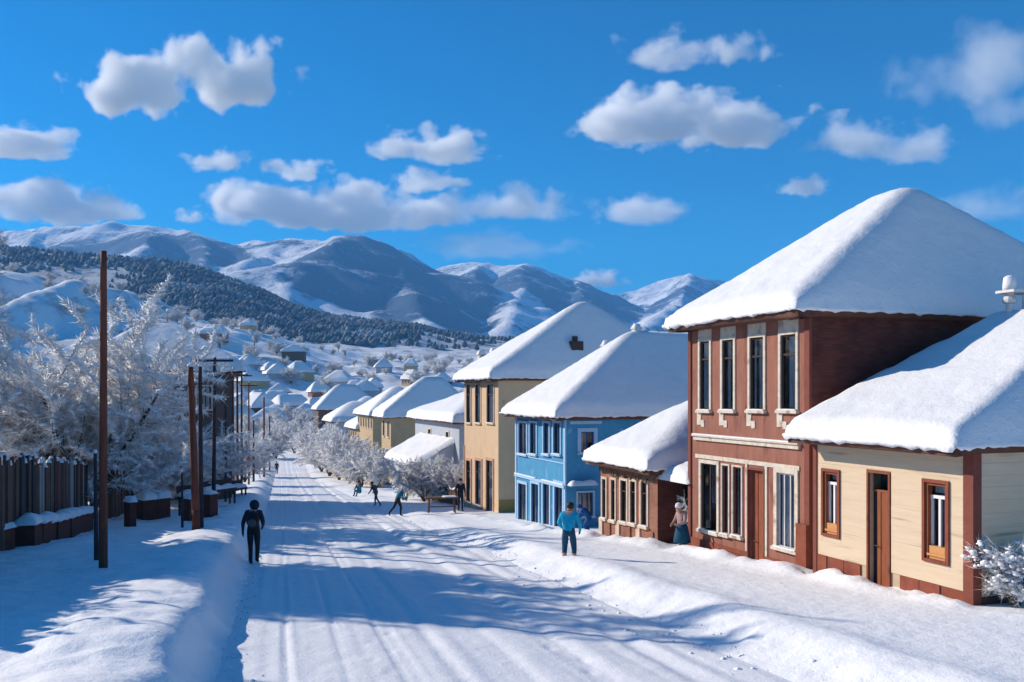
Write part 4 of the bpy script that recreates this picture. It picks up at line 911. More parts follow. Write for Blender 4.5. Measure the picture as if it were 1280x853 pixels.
# ------------------------------------------------------------------ poles, fences and blocks on the left
def pole(px_top, px_bot, y, py_top, r, m, label, arm=None, cap=True):
    x0, x1 = tpx(px_bot, y), tpx(px_top, y); z0 = g1(x0, y); z1 = EYE + (HYP - py_top) / FPX * y
    t = empty('utility_pole', (x0, y, z0), 0, label=label, cat='pole', group='bare poles along the left verge')
    mb = MB(); n = 8; dx = x1 - x0; hh = z1 - z0
    for i in range(n):
        a, b = i / n, (i + 1) / n
        mb.tube((dx * a, 0, hh * a - (.5 if i == 0 else 0)), (dx * b, 0, hh * b), r * (1.15 - .35 * a), r * (1.15 - .35 * b), 10, i in (0, n - 1))
    mb.build('shaft', m, t, True)
    if arm:
        for (z, w) in arm:
            MB().box(dx - w / 2, dx + w / 2, -.05 - r, .05 - r, hh - z - .05, hh - z + .05).build('crossarm', 'dark_pole', t)
            for sx in (-.42, 0.42): MB().lathe([(.03, hh - z + .05), (.045, hh - z + .09), (.03, hh - z + .14), (.04, hh - z + .18)], dx + sx * w, -r, 6).build('insulator', 'galvanised', t)
    if cap: MB().blob((dx, 0, hh + .02), r * .95, r * .95, .06, 3, .1).build('snow', 'roof_snow', t, True)
    return t
pole(129.5, 129, 18.6, 314, .082, 'pole_wood', 'tall bare red-brown pole standing nearest on the left verge', cap=False)
pole(119, 120.5, 21.0, 566, .05, 'dark_pole', 'short dark post right behind the tall red-brown pole')
pole(238, 245.5, 28.0, 458, .115, 'pole_wood', 'thick red-brown pole leaning slightly, left of the walker')
pole(250, 251.5, 29.0, 458, .075, 'dark_pole', 'dark pole touching the thick leaning one', cap=True)
pole(268.5, 267, 40.0, 447, .085, 'dark_pole', 'dark pole with a crossarm, right of the leaning pair', arm=[(.15, 1.7)])
pole(227.5, 228, 30.5, 590, .04, 'dark_pole', 'thin short post left of the leaning pole')
pole(291, 291, 62.0, 461, .10, 'pole_wood', 'leftmost of three thin poles with crossarms farther on', arm=[(.2, 1.9)])
pole(296.5, 297, 66.0, 464, .09, 'dark_pole', 'middle of three thin poles with crossarms farther on', arm=[(.3, 1.7)])
pole(302, 302, 70.0, 466, .09, 'dark_pole', 'rightmost of three thin poles with crossarms farther on', arm=[(.25, 1.7)])
pole(330, 330, 105.0, 496, .12, 'pole_wood', 'distant brownish pole at the far end of the left verge')
pole(282, 282, 50.0, 500, .06, 'dark_pole', 'thin dark pole between the crossarm pole and the three thin ones')
pole(311, 311, 80.0, 478, .08, 'pole_wood', 'slim reddish pole just right of the three thin ones', arm=[(.3, 1.6)])
pole(337, 337, 125.0, 520, .10, 'dark_pole', 'last slim dark pole before the street ends')
pole(317, 317, 90.0, 525, .10, 'dark_pole', 'distant short dark pole left of the last brownish one')

def plank_fence(name, p0, p1, hgt, mats, label, seed, dark=True, wmin=.16, wmax=.30):
    p0, p1 = Vector((*p0, 0)), Vector((*p1, 0)); d = p1 - p0; Ln = d.length; ang = math.atan2(d.y, d.x)
    t = empty(name, (p0.x, p0.y, g1(p0.x, p0.y)), ang, label=label, cat='fence'); rr = random.Random(seed); a = 0.0
    def gz(a): q = p0 + d * (a / Ln); return g1(q.x, q.y) - t.location.z
    while a < Ln:
        w = rr.uniform(wmin, wmax); z0 = gz(a + w / 2); hh = hgt + rr.uniform(-.2, .16)
        o = MB().box(0, w - .02, -.02 - rr.uniform(0, .05), .015, -.4, hh).build('plank', rr.choice(mats), t); o.location = (a, 0, z0); o.rotation_euler = (0, rr.uniform(-.012, .012), 0)
        if rr.random() < .8: s = snow_lump(o, -.02, w, -.06, .05, hh, rr.uniform(.06, .14), rr.randrange(99))
        a += w
    for k_ in (.35, .82):
        mb = MB(); n = max(2, int(Ln / 1.2))
        for i in range(n):
            a0, a1 = Ln * i / n, Ln * (i + 1) / n; z0, z1 = gz(a0) + hgt * k_, gz(a1) + hgt * k_
            mb.add([(a0, .02, z0), (a1, .02, z1), (a1, .08, z1), (a0, .08, z0), (a0, .02, z0 + .1), (a1, .02, z1 + .1), (a1, .08, z1 + .1), (a0, .08, z0 + .1)], [(0, 1, 2, 3), (4, 5, 6, 7), (0, 1, 5, 4), (2, 3, 7, 6)])
        mb.build('rail', 'dark_wood', t)
    return t
FM = ['grey_plank', 'brown_plank', 'brown_plank', 'brown_plank', 'black_plank', 'dark_wood', 'pale_plank', 'red_block', 'black_plank']
fx = lambda y: -13.3 - .295 * (y - 23)
plank_fence('plank_fence', (fx(12.5), 12.5), (fx(34.5), 34.5), 2.4, FM, 'tall weathered grey plank fence along the left side', 6)
plank_fence('plank_fence', (fx(36.0) + .6, 36.0), (fx(43) + .6, 43.0), 2.0, ['brown_plank', 'grey_plank', 'brown_plank', 'red_block'], 'lower brown plank fence past the tall grey one', 8)
plank_fence('plank_fence', (fx(46) + .9, 46.0), (fx(60) + 1.2, 60.0), 1.3, ['dark_wood', 'brown_plank', 'black_plank'], 'low dark board fence behind the leaning poles', 9)
def block_wall(name, p0, p1, hgt, wid, m, label, seed, cat='wall', snow=.22, n=9):
    """a low rough masonry wall of separate blocks with snow on it"""
    p0, p1 = Vector((*p0, 0)), Vector((*p1, 0)); d = p1 - p0; Ln = d.length; ang = math.atan2(d.y, d.x)
    t = empty(name, (p0.x, p0.y, g1(p0.x, p0.y)), ang, label=label, cat=cat); rr = random.Random(seed)
    for i in range(n):
        a0, a1 = Ln * i / n, Ln * (i + 1) / n; q = p0 + d * ((a0 + a1) / 2 / Ln); zg = g1(q.x, q.y) - t.location.z
        mb = MB(); mb.box(.01, a1 - a0 - .012, -wid / 2 + rr.uniform(-.03, .03), wid / 2, -.5, hgt + rr.uniform(-.04, .05))
        o = mb.build('block', m, t); o.location = (a0, 0, zg); o.rotation_euler = (rr.uniform(-.03, .03), 0, rr.uniform(-.03, .03))
        snow_lump(o, -.05, a1 - a0 + .05, -wid / 2 - .08, wid / 2 + .06, hgt + .0, snow * rr.uniform(.8, 1.2), seed + i)
    return t
block_wall('low_wall', (tpx(30, 24.0), 24.0), (tpx(108, 30.5), 30.5), .62, .5, 'red_block', 'low snow-capped dark red wall in front of the plank fence', 3, n=9)
block_wall('low_wall', (tpx(-60, 21.5), 21.5), (tpx(8, 23.5), 23.5), .6, .5, 'red_block', 'snow-capped end of dark red wall cut by the left edge', 4, n=3)
block_wall('brick_planter', (tpx(172, 36.0), 36.0), (tpx(207, 37.0), 37.0), .85, .8, 'red_block', 'red-brown block with snow on top right of the tall pole', 5, cat='planter', n=2, snow=.3)
block_wall('brick_planter', (tpx(158, 31.5), 31.5), (tpx(167, 31.7), 31.7), .95, .45, 'red_block', 'narrow brown stump-like block right behind the tall pole', 7, cat='planter', n=1, snow=.25)
def rail_bench(px0, px1, y0, y1, hgt, label, m='dark_wood', seed=0, cat='bench'):
    p0, p1 = Vector((tpx(px0, y0), y0, 0)), Vector((tpx(px1, y1), y1, 0)); d = p1 - p0; Ln = d.length
    t = empty('wooden_bench', (p0.x, p0.y, g1(p0.x, p0.y)), math.atan2(d.y, d.x), label=label, cat=cat)
    s = MB().box(0, Ln, -.22, .22, hgt - .14, hgt).build('seat', m, t); snow_lump(s, -.03, Ln + .03, -.26, .26, hgt, .22, seed)
    MB().box(0, Ln, .20, .26, hgt + .12, hgt + .42).build('backrest', m, t)
    for a in (.06, Ln - .14):
        for b in (-.2, .12): MB().box(a, a + .08, b, b + .08, -.5, hgt - .14).build('leg', m, t)
    for a in (.06, Ln - .14): MB().box(a, a + .06, .262, .32, hgt - .14, hgt + .42).build('back_post', m, t)
rail_bench(224, 246, 38, 38.6, .85, 'snow-capped dark wooden bench left of the leaning pole', seed=1)
rail_bench(252, 292, 44, 46, .95, 'longer snow-capped dark bench right of the leaning pole', seed=2)
rail_bench(290, 306, 55, 56, .6, 'small low dark bench at the edge of the left verge', seed=3)
block_wall('brick_planter', (tpx(233, 34.5), 34.5), (tpx(243, 34.8), 34.8), .9, .4, 'red_block', 'dark red block just left of the leaning pole', 15, cat='planter', n=1, snow=.15)
block_wall('brick_planter', (tpx(258, 36.5), 36.5), (tpx(268, 36.9), 36.9), .95, .4, 'red_block', 'dark red block at the foot of the crossarm pole', 16, cat='planter', n=1, snow=.15)

# ------------------------------------------------------------------ right side odds and ends
lp = small.O + WD * .45 - U * .04; lt = empty('lean_to', (lp.x, lp.y, g1(lp.x, lp.y)), ROT - R(90), label='dark plank lean-to with a snowy roof between the two brick houses', cat='shed')
rr = random.Random(21); a = 0
while a < 1.75:
    w_ = rr.uniform(.12, .2); MB().box(a, a + w_ - .015, 0, .03 + rr.uniform(0, .02), -.4, 2.0).build('plank', rr.choice(['black_plank', 'dark_wood', 'grey_plank']), lt).location = (0, 1.0, 0); a += w_
o = MB().box(.0, 1.75, .1, 1.6, 2.02, 2.10).build('roof', 'dark_wood', lt); o.rotation_euler = (R(14), 0, 0); snow_lump(o, .0, 1.8, .0, 1.7, 2.10, .36, 4)
for xx in (.05, 1.6): MB().box(xx, xx + .1, .3, .4, -.4, 2.1).build('post', 'dark_wood', lt)
# a weathered trestle table by the cream house
tx_, ty_ = tpx(552, 45.5), 45.5; tt = empty('trestle_table', (tx_, ty_, g1(tx_, ty_)), R(12), label='weathered brown trestle table in the snow before the cream house', cat='table')
MB().box(-.85, .85, -.3, .3, .78, .86).build('tabletop', 'brown_plank', tt); snow_lump(tt, .0, .8, -.28, .28, .86, .07, 4)
for sx in (-.7, .7):
    for sy in (-.24, .24): MB().tube((sx, sy, -.3), (sx * .92, sy * .6, .78), .035, .035, 6).build('leg', 'brown_plank', tt)
    MB().box(sx - .03, sx + .03, -.2, .2, .3, .36).build('crossbar', 'brown_plank', tt)
MB().box(-.66, .66, -.02, .02, .32, .38).build('stretcher', 'brown_plank', tt)
t_ = plank_fence('picket_fence', (tpx(574, 53), 53), (tpx(541, 60), 60), 1.0, ['brown_plank', 'red_block', 'grey_plank', 'brown_plank'], 'low reddish picket fence left of the cream house', 14, wmin=.2, wmax=.34)
plank_fence('picket_fence', (tpx(478, 84), 84), (tpx(415, 122), 122), 2.0, ['brown_plank', 'tan_wall', 'tan_wall', 'dark_wood', 'cream_trim'], 'brown board fence below the right-hand row of frosted trees', 15, wmin=.5, wmax=.9)

# loose clods of snow along the ploughed edges
rng_ = np.random.default_rng(8); nC = 520; yC = 9 + 34 * rng_.random(nC) ** 1.6; sideR = rng_.random(nC) < .62
xC = np.where(sideR, Redge(yC) + rng_.normal(-.05, .30, nC), Ledge(yC) + np.abs(rng_.normal(.0, .22, nC))); zC = np.maximum(G(xC, yC), road_z(yC))
ph_ = (1 + 5 ** .5) / 2; ico_ = np.array([(-1, ph_, 0), (1, ph_, 0), (-1, -ph_, 0), (1, -ph_, 0), (0, -1, ph_), (0, 1, ph_), (0, -1, -ph_), (0, 1, -ph_), (ph_, 0, -1), (ph_, 0, 1), (-ph_, 0, -1), (-ph_, 0, 1)]) / 1.9
icf_ = np.array([(0, 11, 5), (0, 5, 1), (0, 1, 7), (0, 7, 10), (0, 10, 11), (1, 5, 9), (5, 11, 4), (11, 10, 2), (10, 7, 6), (7, 1, 8), (3, 9, 4), (3, 4, 2), (3, 2, 6), (3, 6, 8), (3, 8, 9), (4, 9, 5), (2, 4, 11), (6, 2, 10), (8, 6, 7), (9, 8, 1)])
rC = .012 + .035 * rng_.random(nC) ** 3; vC = np.stack([xC, yC, zC], -1)[:, None] + ico_[None] * rC[:, None, None] * rng_.uniform(.6, 1.3, (nC, 12, 1)) * np.array([1.2, 1.2, .8])
link('snow_clods', np_mesh('snow_clods', vC.reshape(-1, 3), (np.arange(nC)[:, None, None] * 12 + icf_[None]).reshape(-1, 3), False), 'snow', label='loose clods of snow along both edges of the road', cat='snow', kind='stuff')

# ------------------------------------------------------------------ people
def person(loc, rz, height, J, mats, label, extras=None, group=None, sink=0.0, face=True):
    """one skinned body; J overrides joint positions (model height 1.75, facing +y); mats: dict region -> material"""
    B = {'pelvis': (0, 0, .95), 'waist': (0, 0, 1.10), 'chest': (0, .01, 1.34), 'neck': (0, .0, 1.50), 'jaw': (0, .025, 1.575), 'skull': (0, .0, 1.67), 'nose': (0, .105, 1.60),
         'shoulderL': (-.18, 0, 1.42), 'elbowL': (-.25, -.03, 1.14), 'wristL': (-.25, .05, .90), 'palmL': (-.25, .06, .83), 'shoulderR': (.18, 0, 1.42), 'elbowR': (.25, -.03, 1.14), 'wristR': (.25, .05, .90), 'palmR': (.25, .06, .83),
         'hipL': (-.09, 0, .90), 'kneeL': (-.10, .02, .50), 'ankleL': (-.10, -.02, .09), 'toeL': (-.11, .15, .04), 'hipR': (.09, 0, .90), 'kneeR': (.10, .02, .50), 'ankleR': (.10, -.02, .09), 'toeR': (.11, .15, .04)}
    B.update(J)
    rad = {'pelvis': .135, 'waist': .125, 'chest': .155, 'neck': .06, 'jaw': .075, 'skull': .098, 'nose': .014, 'shoulder': .078, 'elbow': .05, 'wrist': .034, 'palm': .036, 'hip': .095, 'knee': .062, 'ankle': .045, 'toe': .04}
    E = [('pelvis', 'waist'), ('waist', 'chest'), ('chest', 'neck'), ('neck', 'jaw'), ('jaw', 'skull'), ('jaw', 'nose')]
    for s in 'LR':
        E += [('chest', 'shoulder' + s), ('shoulder' + s, 'elbow' + s), ('elbow' + s, 'wrist' + s), ('wrist' + s, 'palm' + s), ('pelvis', 'hip' + s), ('hip' + s, 'knee' + s), ('knee' + s, 'ankle' + s), ('ankle' + s, 'toe' + s)]
        sx = -1 if s == 'L' else 1; P = Vector(B['palm' + s]); dv = (P - Vector(B['wrist' + s])).normalized(); sd_ = dv.cross(Vector((sx, 0, .1))).normalized()
        for i, ln in enumerate((.075, .085, .08, .06)):
            o = sd_ * (.028 * (i - 1.5)); k1, k2 = f'finger{s}{i}a', f'finger{s}{i}b'
            B[k1] = tuple(P + o + dv * ln * .55); B[k2] = tuple(P + o + dv * ln + Vector((-sx * .02, 0, 0))); E += [('palm' + s, k1), (k1, k2)]; rad[k1] = .0095; rad[k2] = .008
        kt = f'thumb{s}'; B[kt] = tuple(P - sd_ * .06 + dv * .02); E.append(('wrist' + s, kt)); rad[kt] = .011
    names = list(B); ix = {n: i for i, n in enumerate(names)}
    me = bpy.data.meshes.new('person'); me.from_pydata([B[n] for n in names], [(ix[a], ix[b]) for a, b in E], [])
    tmp = bpy.data.objects.new('tmp', me); col.objects.link(tmp)
    tmp.modifiers.new('skin', 'SKIN'); tmp.modifiers.new('sub', 'SUBSURF').levels = 3
    for i, n in enumerate(names):
        r = rad.get(n) or rad.get(n[:-1]); r *= extras.get('bulk', 1.0) if (extras and n[:5] not in ('jaw', 'skull', 'nose') and r > .04 and n != 'skull' and n != 'jaw') else 1
        sv = me.skin_vertices[0].data[i]; sv.radius = (r, r); sv.use_root = (n == 'pelvis')
    dg = bpy.context.evaluated_depsgraph_get(); dg.update(); ev = tmp.evaluated_get(dg); body = bpy.data.meshes.new_from_object(ev); bpy.data.objects.remove(tmp)
    regs = ['skin', 'hair', 'top', 'bottom', 'shoe', 'glove']
    for r in regs: body.materials.append(MATS[mats.get(r, mats['top'])])
    def region(n):
        b = n[:-1] if n[-1] in 'LR' else n
        if n in ('skull',): return 1
        if n in ('jaw', 'nose', 'neck'): return 0
        if b.startswith('finger') or b.startswith('thumb') or b == 'palm' or b.startswith('fing'): return 5
        if b == 'wrist': return 2
        if b in ('hip', 'knee') or n == 'pelvis': return 3
        if b == 'ankle': return 3 if not (extras and extras.get('bare')) else 0
        if b == 'toe': return 4
        if b == 'knee': return 3
        return 2
    pts = []
    for a, b in E:
        for t in (0, .25, .5, .75, 1): pts.append((Vector(B[a]).lerp(Vector(B[b]), t), region(a if t < .5 else b)))
    PA = np.array([p for p, _ in pts]); RG = np.array([r for _, r in pts])
    C = np.array([p.center for p in body.polygons]); D2 = ((C[:, None] - PA[None]) ** 2).sum(-1); body.polygons.foreach_set('material_index', RG[D2.argmin(1)].astype(np.int32))
    body.polygons.foreach_set('use_smooth', [True] * len(body.polygons))
    t = empty('person', loc, rz, label=label, cat='person', group=group); s = height / 1.77; t.scale = (s, s, s); t.location.z -= sink
    body.name = 'body'; o = bpy.data.objects.new('body', body); col.objects.link(o); o.parent = t
    sk, jw = Vector(B['skull']), Vector(B['jaw']); f = (Vector(B['nose']) - jw).normalized()
    if not (extras and extras.get('hat')): MB().blob(sk + Vector((0, 0, .022)) - f * .022, .108, .112, .10, 2, .05, 14, 8).build('hair', mats.get('hair', 'hair_dark'), t, True)
    if face:
        mid = sk.lerp(jw, .55); lat = f.cross(Vector((0, 0, 1))).normalized()
        for q in (-1, 1): MB().blob(mid + f * .078 + lat * q * .033, .011, .011, .011, 1, 0, 8, 6).build('eye', 'interior_dark', t, True); MB().blob(mid + lat * q * .088 - Vector((0, 0, .01)), .012, .02, .03, 1, 0, 8, 6).build('ear', mats['skin'], t, True)
        MB().blob(jw + f * .076 - Vector((0, 0, .018)), .024, .012, .008, 1, 0, 8, 6).build('mouth', 'curtain_pink', t, True)
    return t
def gl(px, y): x = tpx(px, y); return (x, y, max(g1(x, y), float(road_z(y))))
# the walker in dark clothes, seen from behind
lx, ly = tpx(317, 24.3), 24.3
w = person((lx, ly, max(g1(lx, ly), float(road_z(ly)) - .02)), R(8), 1.76, {'kneeR': (.09, .10, .51), 'ankleR': (.085, .02, .11), 'toeR': (.095, .19, .05), 'kneeL': (-.085, .0, .50), 'ankleL': (-.06, -.14, .10), 'toeL': (-.06, .02, .03),
    'elbowL': (-.285, .0, 1.15), 'wristL': (-.30, .07, .90), 'palmL': (-.30, .09, .83), 'elbowR': (.26, -.02, 1.15), 'wristR': (.22, .16, 1.0), 'palmR': (.20, .21, .97), 'skull': (.02, .05, 1.66), 'jaw': (.02, .07, 1.57), 'nose': (.02, .15, 1.59)},
    {'skin': 'skin', 'hair': 'cloth_black', 'top': 'cloth_navy', 'bottom': 'cloth_black', 'shoe': 'cloth_black', 'glove': 'cloth_black'}, 'person in dark winter clothes with a backpack walking away down the road', {'bulk': 1.22, 'hat': True})
bp = MB().blob((0, -.20, 1.26), .17, .10, .24, 5, .05, 14, 9).build('backpack', 'cloth_black', w, True)
MB().blob((0, -.30, 1.18), .11, .04, .11, 6, .05, 10, 7).build('pocket', 'cloth_grey', bp, True)
for q in (-1, 1): MB().tube((q * .12, -.16, 1.46), (q * .13, .12, 1.42), .022, .022, 6).build('strap', 'cloth_grey', bp, True)
MB().blob((.02, .02, 1.635), .135, .14, .15, 7, .03, 14, 9).build('hood', 'cloth_navy', w, True)
# the one in the bright blue jacket, knee-deep in the snow
p = gl(711, 23.0)
w = person(p, R(-14), 1.72, {'pelvis': (0, -.03, .88), 'waist': (0, .0, 1.04), 'chest': (0, .06, 1.28), 'neck': (.0, .11, 1.43), 'jaw': (.02, .17, 1.49), 'skull': (.02, .16, 1.585), 'nose': (.03, .25, 1.49), 'shoulderL': (-.19, .07, 1.36), 'shoulderR': (.19, .07, 1.36),
    'elbowL': (-.29, .06, 1.12), 'wristL': (-.22, .24, .98), 'palmL': (-.18, .30, .96), 'elbowR': (.30, .04, 1.12), 'wristR': (.27, .20, .93), 'palmR': (.25, .26, .88), 'kneeL': (-.13, .10, .48), 'ankleL': (-.13, -.03, .06), 'toeL': (-.13, .12, .03), 'kneeR': (.14, .04, .48), 'ankleR': (.15, -.10, .08), 'toeR': (.15, .06, .03)},
    {'skin': 'skin', 'hair': 'hair_dark', 'top': 'cloth_cyan', 'bottom': 'cloth_teal', 'shoe': 'cloth_brown', 'glove': 'cloth_black'}, 'person in bright blue jacket and dark shorts standing in the snow before the blue house', {'bulk': 1.25, 'bare': True}, sink=.28)
# the teal-blue one bending behind, by the blue house corner
p = gl(735, 32.0)
person(p, R(70), 1.5, {'pelvis': (0, -.10, .70), 'waist': (0, .0, .84), 'chest': (0, .18, .98), 'neck': (0, .30, 1.06), 'jaw': (0, .38, 1.08), 'skull': (0, .42, 1.15), 'nose': (0, .47, 1.05), 'shoulderL': (-.18, .24, 1.02), 'shoulderR': (.18, .24, 1.02), 'elbowL': (-.24, .34, .80), 'wristL': (-.2, .44, .62), 'palmL': (-.19, .46, .55), 'elbowR': (.24, .34, .80), 'wristR': (.2, .44, .62), 'palmR': (.19, .46, .55),
    'hipL': (-.09, -.08, .66), 'hipR': (.09, -.08, .66), 'kneeL': (-.12, .12, .36), 'kneeR': (.12, .12, .36), 'ankleL': (-.12, -.04, .05), 'ankleR': (.12, -.04, .05), 'toeL': (-.12, .12, .02), 'toeR': (.12, .12, .02)},
    {'skin': 'skin', 'hair': 'cloth_blue', 'top': 'cloth_blue', 'bottom': 'cloth_blue', 'shoe': 'cloth_teal', 'glove': 'cloth_blue'}, 'person in deep blue crouching beside the blue house wall', {'bulk': 1.35}, sink=.0)
# the one with a white cap by the red-brown house
p = gl(852.5, 25.0)
w = person(p, R(120), 1.46, {'chest': (0, .06, 1.32), 'neck': (0, .11, 1.46), 'jaw': (0, .16, 1.53), 'skull': (0, .16, 1.62), 'nose': (0, .25, 1.54), 'elbowL': (-.27, .10, 1.14), 'wristL': (-.16, .30, 1.06), 'palmL': (-.13, .36, 1.06), 'elbowR': (.27, .08, 1.14), 'wristR': (.18, .30, 1.02), 'palmR': (.15, .36, 1.0)},
    {'skin': 'skin', 'hair': 'cloth_white', 'top': 'cloth_pink', 'bottom': 'cloth_teal', 'shoe': 'cloth_brown', 'glove': 'skin'}, 'person with a white cap, pinkish top and dark skirt at the red-brown house corner', {'bulk': 1.15, 'hat': True, 'bare': True}, sink=.25)
MB().lathe([(.30, .40), (.27, .62), (.20, .95), (.16, 1.04)], 0, 0, 16).build('skirt', 'cloth_teal', w, True)
MB().lathe([(.118, 1.60), (.122, 1.66), (.10, 1.74), (.04, 1.775)], 0, .15, 14).build('cap', 'cloth_white', w, True)
# the teal skier leaning forward and two more beyond
def lean(k): return {'pelvis': (0, -.02, .92), 'waist': (0, .05, 1.06), 'chest': (0, .05 + k, 1.26), 'neck': (0, .10 + k * 1.4, 1.39), 'jaw': (0, .15 + k * 1.6, 1.43), 'skull': (0, .16 + k * 1.7, 1.53), 'nose': (0, .25 + k * 1.7, 1.43), 'shoulderL': (-.18, .06 + k * 1.1, 1.33), 'shoulderR': (.18, .06 + k * 1.1, 1.33),
    'elbowL': (-.26, .10 + k, 1.08), 'wristL': (-.24, .26 + k, .92), 'palmL': (-.23, .31 + k, .88), 'elbowR': (.26, .10 + k, 1.08), 'wristR': (.24, .26 + k, .92), 'palmR': (.23, .31 + k, .88), 'kneeL': (-.10, -.16, .52), 'ankleL': (-.11, -.48, .16), 'toeL': (-.11, -.38, .04), 'kneeR': (.10, .16, .50), 'ankleR': (.10, .12, .09), 'toeR': (.10, .28, .04)}
person(gl(497, 44.0), R(-62), 1.62, lean(.10), {'skin': 'skin', 'hair': 'cloth_white', 'top': 'cloth_sea', 'bottom': 'cloth_black', 'shoe': 'cloth_grey', 'glove': 'cloth_sea'}, 'person in teal striding across the snow with legs apart', {'bulk': 1.15}, face=True)
person(gl(470, 53.0), R(60), 1.6, lean(.12), {'skin': 'skin', 'hair': 'cloth_grey', 'top': 'cloth_grey', 'bottom': 'cloth_grey', 'shoe': 'cloth_black', 'glove': 'cloth_grey'}, 'person in grey leaning forward behind the teal one', {'bulk': 1.1})
sit = {'pelvis': (0, -.12, .34), 'waist': (0, -.10, .50), 'chest': (0, -.04, .74), 'neck': (0, .0, .90), 'jaw': (0, .03, .97), 'skull': (0, .01, 1.07), 'nose': (0, .11, 1.0), 'shoulderL': (-.18, -.03, .82), 'shoulderR': (.18, -.03, .82), 'elbowL': (-.24, .08, .58), 'wristL': (-.18, .28, .52), 'palmL': (-.16, .34, .52), 'elbowR': (.24, .08, .58), 'wristR': (.18, .28, .52), 'palmR': (.16, .34, .52),
       'hipL': (-.09, -.08, .30), 'hipR': (.09, -.08, .30), 'kneeL': (-.12, .26, .46), 'kneeR': (.12, .26, .46), 'ankleL': (-.12, .36, .08), 'ankleR': (.12, .36, .08), 'toeL': (-.12, .52, .04), 'toeR': (.12, .52, .04)}
person(gl(448, 67.0), R(150), 1.75, sit, {'skin': 'skin', 'hair': 'hair_dark', 'top': 'cloth_sea', 'bottom': 'cloth_sea', 'shoe': 'cloth_black', 'glove': 'cloth_sea'}, 'person in teal sitting in the snow at the far right verge', {'bulk': 1.25})
person(gl(575.5, 46.6), R(200), 1.75, {}, {'skin': 'skin', 'hair': 'hair_dark', 'top': 'cloth_black', 'bottom': 'cloth_navy', 'shoe': 'cloth_black', 'glove': 'cloth_black'}, 'person in black standing at the left corner of the cream house', {'bulk': 1.15})
person(gl(346, 128.0), R(10), 1.85, {}, {'skin': 'skin', 'hair': 'hair_dark', 'top': 'cloth_black', 'bottom': 'cloth_black', 'shoe': 'cloth_black', 'glove': 'cloth_black'}, 'distant dark person on the road near the end of the street', {'bulk': 1.2})

# ------------------------------------------------------------------ clouds: small cumulus far behind the mountains
def cloud_mat():
    m = bpy.data.materials.new('cloud'); m.use_nodes = True; n, l = m.node_tree.nodes, m.node_tree.links; n.clear()
    out = n.new('ShaderNodeOutputMaterial'); pv = n.new('ShaderNodeVolumePrincipled'); l.new(pv.outputs[0], out.inputs['Volume'])
    pv.inputs['Color'].default_value = (.99, .99, .99, 1); pv.inputs['Anisotropy'].default_value = .0
    tc = n.new('ShaderNodeTexCoord'); oi = n.new('ShaderNodeObjectInfo')
    ln = n.new('ShaderNodeVectorMath'); ln.operation = 'LENGTH'; l.new(tc.outputs['Object'], ln.inputs[0])
    sp = n.new('ShaderNodeSeparateXYZ'); l.new(tc.outputs['Object'], sp.inputs[0])
    mr = n.new('ShaderNodeMath'); mr.operation = 'MULTIPLY'; mr.inputs[1].default_value = 60; l.new(oi.outputs['Random'], mr.inputs[0])
    cx_ = n.new('ShaderNodeCombineXYZ'); l.new(mr.outputs[0], cx_.inputs[0]); l.new(mr.outputs[0], cx_.inputs[2])
    mp = n.new('ShaderNodeMapping'); mp.inputs['Scale'].default_value = (1.5, 1.0, .72); l.new(tc.outputs['Object'], mp.inputs['Vector'])
    ad = n.new('ShaderNodeVectorMath'); l.new(mp.outputs[0], ad.inputs[0]); l.new(cx_.outputs[0], ad.inputs[1])
    no = n.new('ShaderNodeTexNoise'); no.inputs['Scale'].default_value = 1.5; no.inputs['Detail'].default_value = 5; no.inputs['Roughness'].default_value = .55; l.new(ad.outputs[0], no.inputs['Vector'])
    # density = clamp(noise*a - r*b + c), flattened below
    def mth(op, a=None, b=None, va=None, vb=None, c=None):
        q = n.new('ShaderNodeMath'); q.operation = op
        for i, (s, v) in enumerate(((a, va), (b, vb))):
            if s is not None: l.new(s, q.inputs[i])
            elif v is not None: q.inputs[i].default_value = v
        if c is not None: q.inputs[2].default_value = c
        return q.outputs[0]
    t1 = mth('MULTIPLY_ADD', no.outputs['Fac'], None, None, 2.3, -.60)
    t2 = mth('MULTIPLY', ln.outputs['Value'], None, None, .92)
    neg = mth('MULTIPLY', mth('MINIMUM', mth('ADD', sp.outputs[2], None, None, .18), None, None, 0.0), None, None, 1.1)
    t3 = mth('ADD', mth('SUBTRACT', t1, t2), neg)
    t4 = mth('MULTIPLY', mth('MAXIMUM', t3, None, None, 0.0), None, None, 2.0)
    t5 = mth('MINIMUM', t4, None, None, 1.0)
    oc = n.new('ShaderNodeSeparateColor'); l.new(oi.outputs['Color'], oc.inputs[0])
    t6 = mth('MULTIPLY', t5, oc.outputs[0]); t7 = mth('MULTIPLY', t6, None, None, .032)
    l.new(t7, pv.inputs['Density']); MATS['cloud'] = m
cloud_mat()
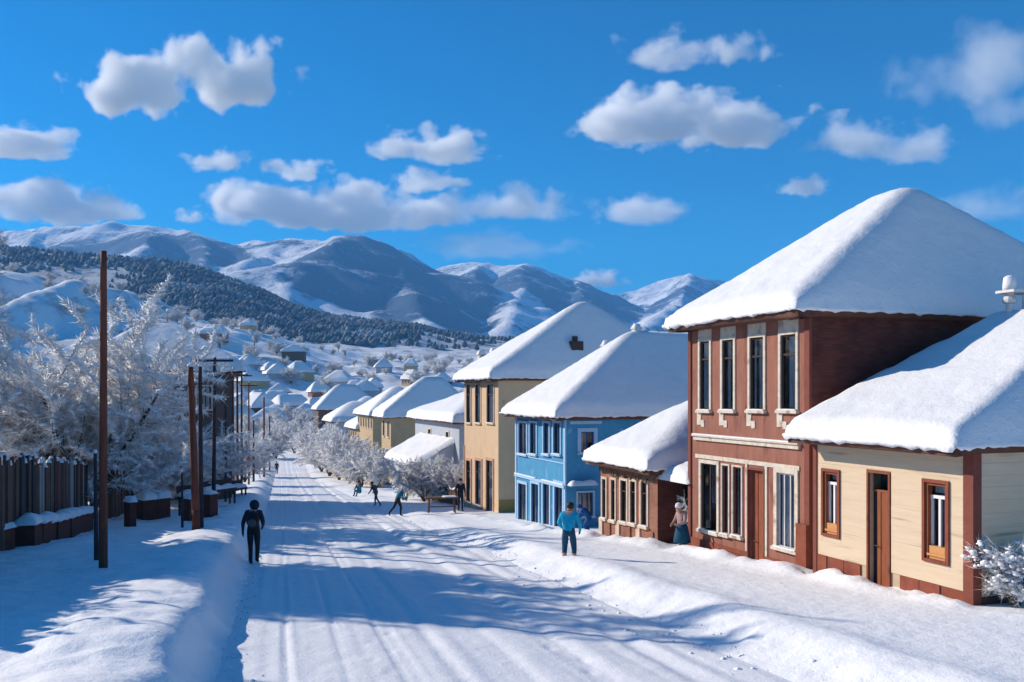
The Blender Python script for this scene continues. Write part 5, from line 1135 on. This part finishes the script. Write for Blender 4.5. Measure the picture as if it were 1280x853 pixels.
CL = [(166, 116, 160, 92, 1, 'white cumulus, left lobe of the pair at upper left'), (284, 100, 165, 100, 1, 'larger white cumulus, right lobe of the pair at upper left'), (28, 182, 150, 52, .8, 'small cloud cut by the left edge'), (66, 258, 200, 76, 1, 'white cloud above the mountain at the left edge'),
      (276, 204, 80, 36, .6, 'tiny cloud under the upper-left pair'), (370, 215, 88, 32, .6, 'thin small cloud right of the tiny one'), (345, 262, 190, 76, .9, 'left half of the broad cloud above the mountain saddle'), (452, 264, 190, 82, .9, 'right half of the broad cloud above the mountain saddle'),
      (538, 186, 138, 52, .7, 'small cloud left of the middle of the sky'), (530, 229, 92, 36, .6, 'small pale cloud under the mid-left one'), (575, 264, 120, 58, .25, 'pale cloud over the second mountain'), (652, 258, 130, 58, .3, 'pale cloud right of the one over the second mountain'), (612, 310, 190, 48, .07, 'thin veil of cloud just above the mountain ridge'),
      (803, 266, 140, 54, .25, 'pale cloud over the blue house roof'), (810, 158, 190, 82, .8, 'left part of the large cloud above the middle'), (898, 160, 200, 88, .8, 'right part of the large cloud above the middle'), (840, 66, 140, 46, .2, 'left part of the thin cloud at the top'), (920, 66, 90, 56, .2, 'right part of the thin cloud at the top'),
      (1058, 176, 120, 58, .2, 'left part of the cloud over the red-brown house'), (1125, 186, 140, 60, .2, 'right part of the cloud over the red-brown house'), (1222, 92, 200, 130, .07, 'large greyish cloud at the upper right'), (1262, 140, 120, 80, .06, 'lower right wisp of the large greyish cloud'), (1004, 237, 72, 34, .6, 'tiny cloud left of the red-brown house roof'), (1232, 262, 140, 60, .09, 'faint cloud behind the red-brown house roof'),
      (237, 273, 44, 22, .5, 'tiny puff above the left mountain'), (740, 352, 80, 30, .5, 'small low cloud behind the ridge beside the cream roof')]
dome = MB().blob((0, 0, 0), 1, 1, 1, 1, 0, 24, 14).mesh('cloud', True); dome.materials.append(MATS['cloud'])
rr = random.Random(3)
for px, py, w_, h_, dn, lab in CL:
    y = 6600 if py < 330 else 9200; c = at(px, py, y); k_ = y / FPX
    o = bpy.data.objects.new('cloud', dome); col.objects.link(o); o.location = c; o.color = (dn, dn, dn, 1)
    o.scale = (w_ * .72 * k_, max(w_ * .45, h_ * .65) * k_, h_ * .64 * k_); props(o, lab, 'cloud', 'small cumulus clouds')

# ------------------------------------------------------------------ the air
hz = MB().box(-7400, 7400, -420, 7250, -60, 840).build('haze', None, label='thin blue winter haze over the valley', cat='haze', kind='stuff')
hm = bpy.data.materials.new('haze'); hm.use_nodes = True; hn = hm.node_tree.nodes; hn.clear()
ho = hn.new('ShaderNodeOutputMaterial'); hv = hn.new('ShaderNodeVolumePrincipled'); hv.inputs['Color'].default_value = (.18, .53, 1.0, 1); hv.inputs['Density'].default_value = .000125
hm.node_tree.links.new(hv.outputs[0], ho.inputs['Volume']); hz.data.materials.append(hm)
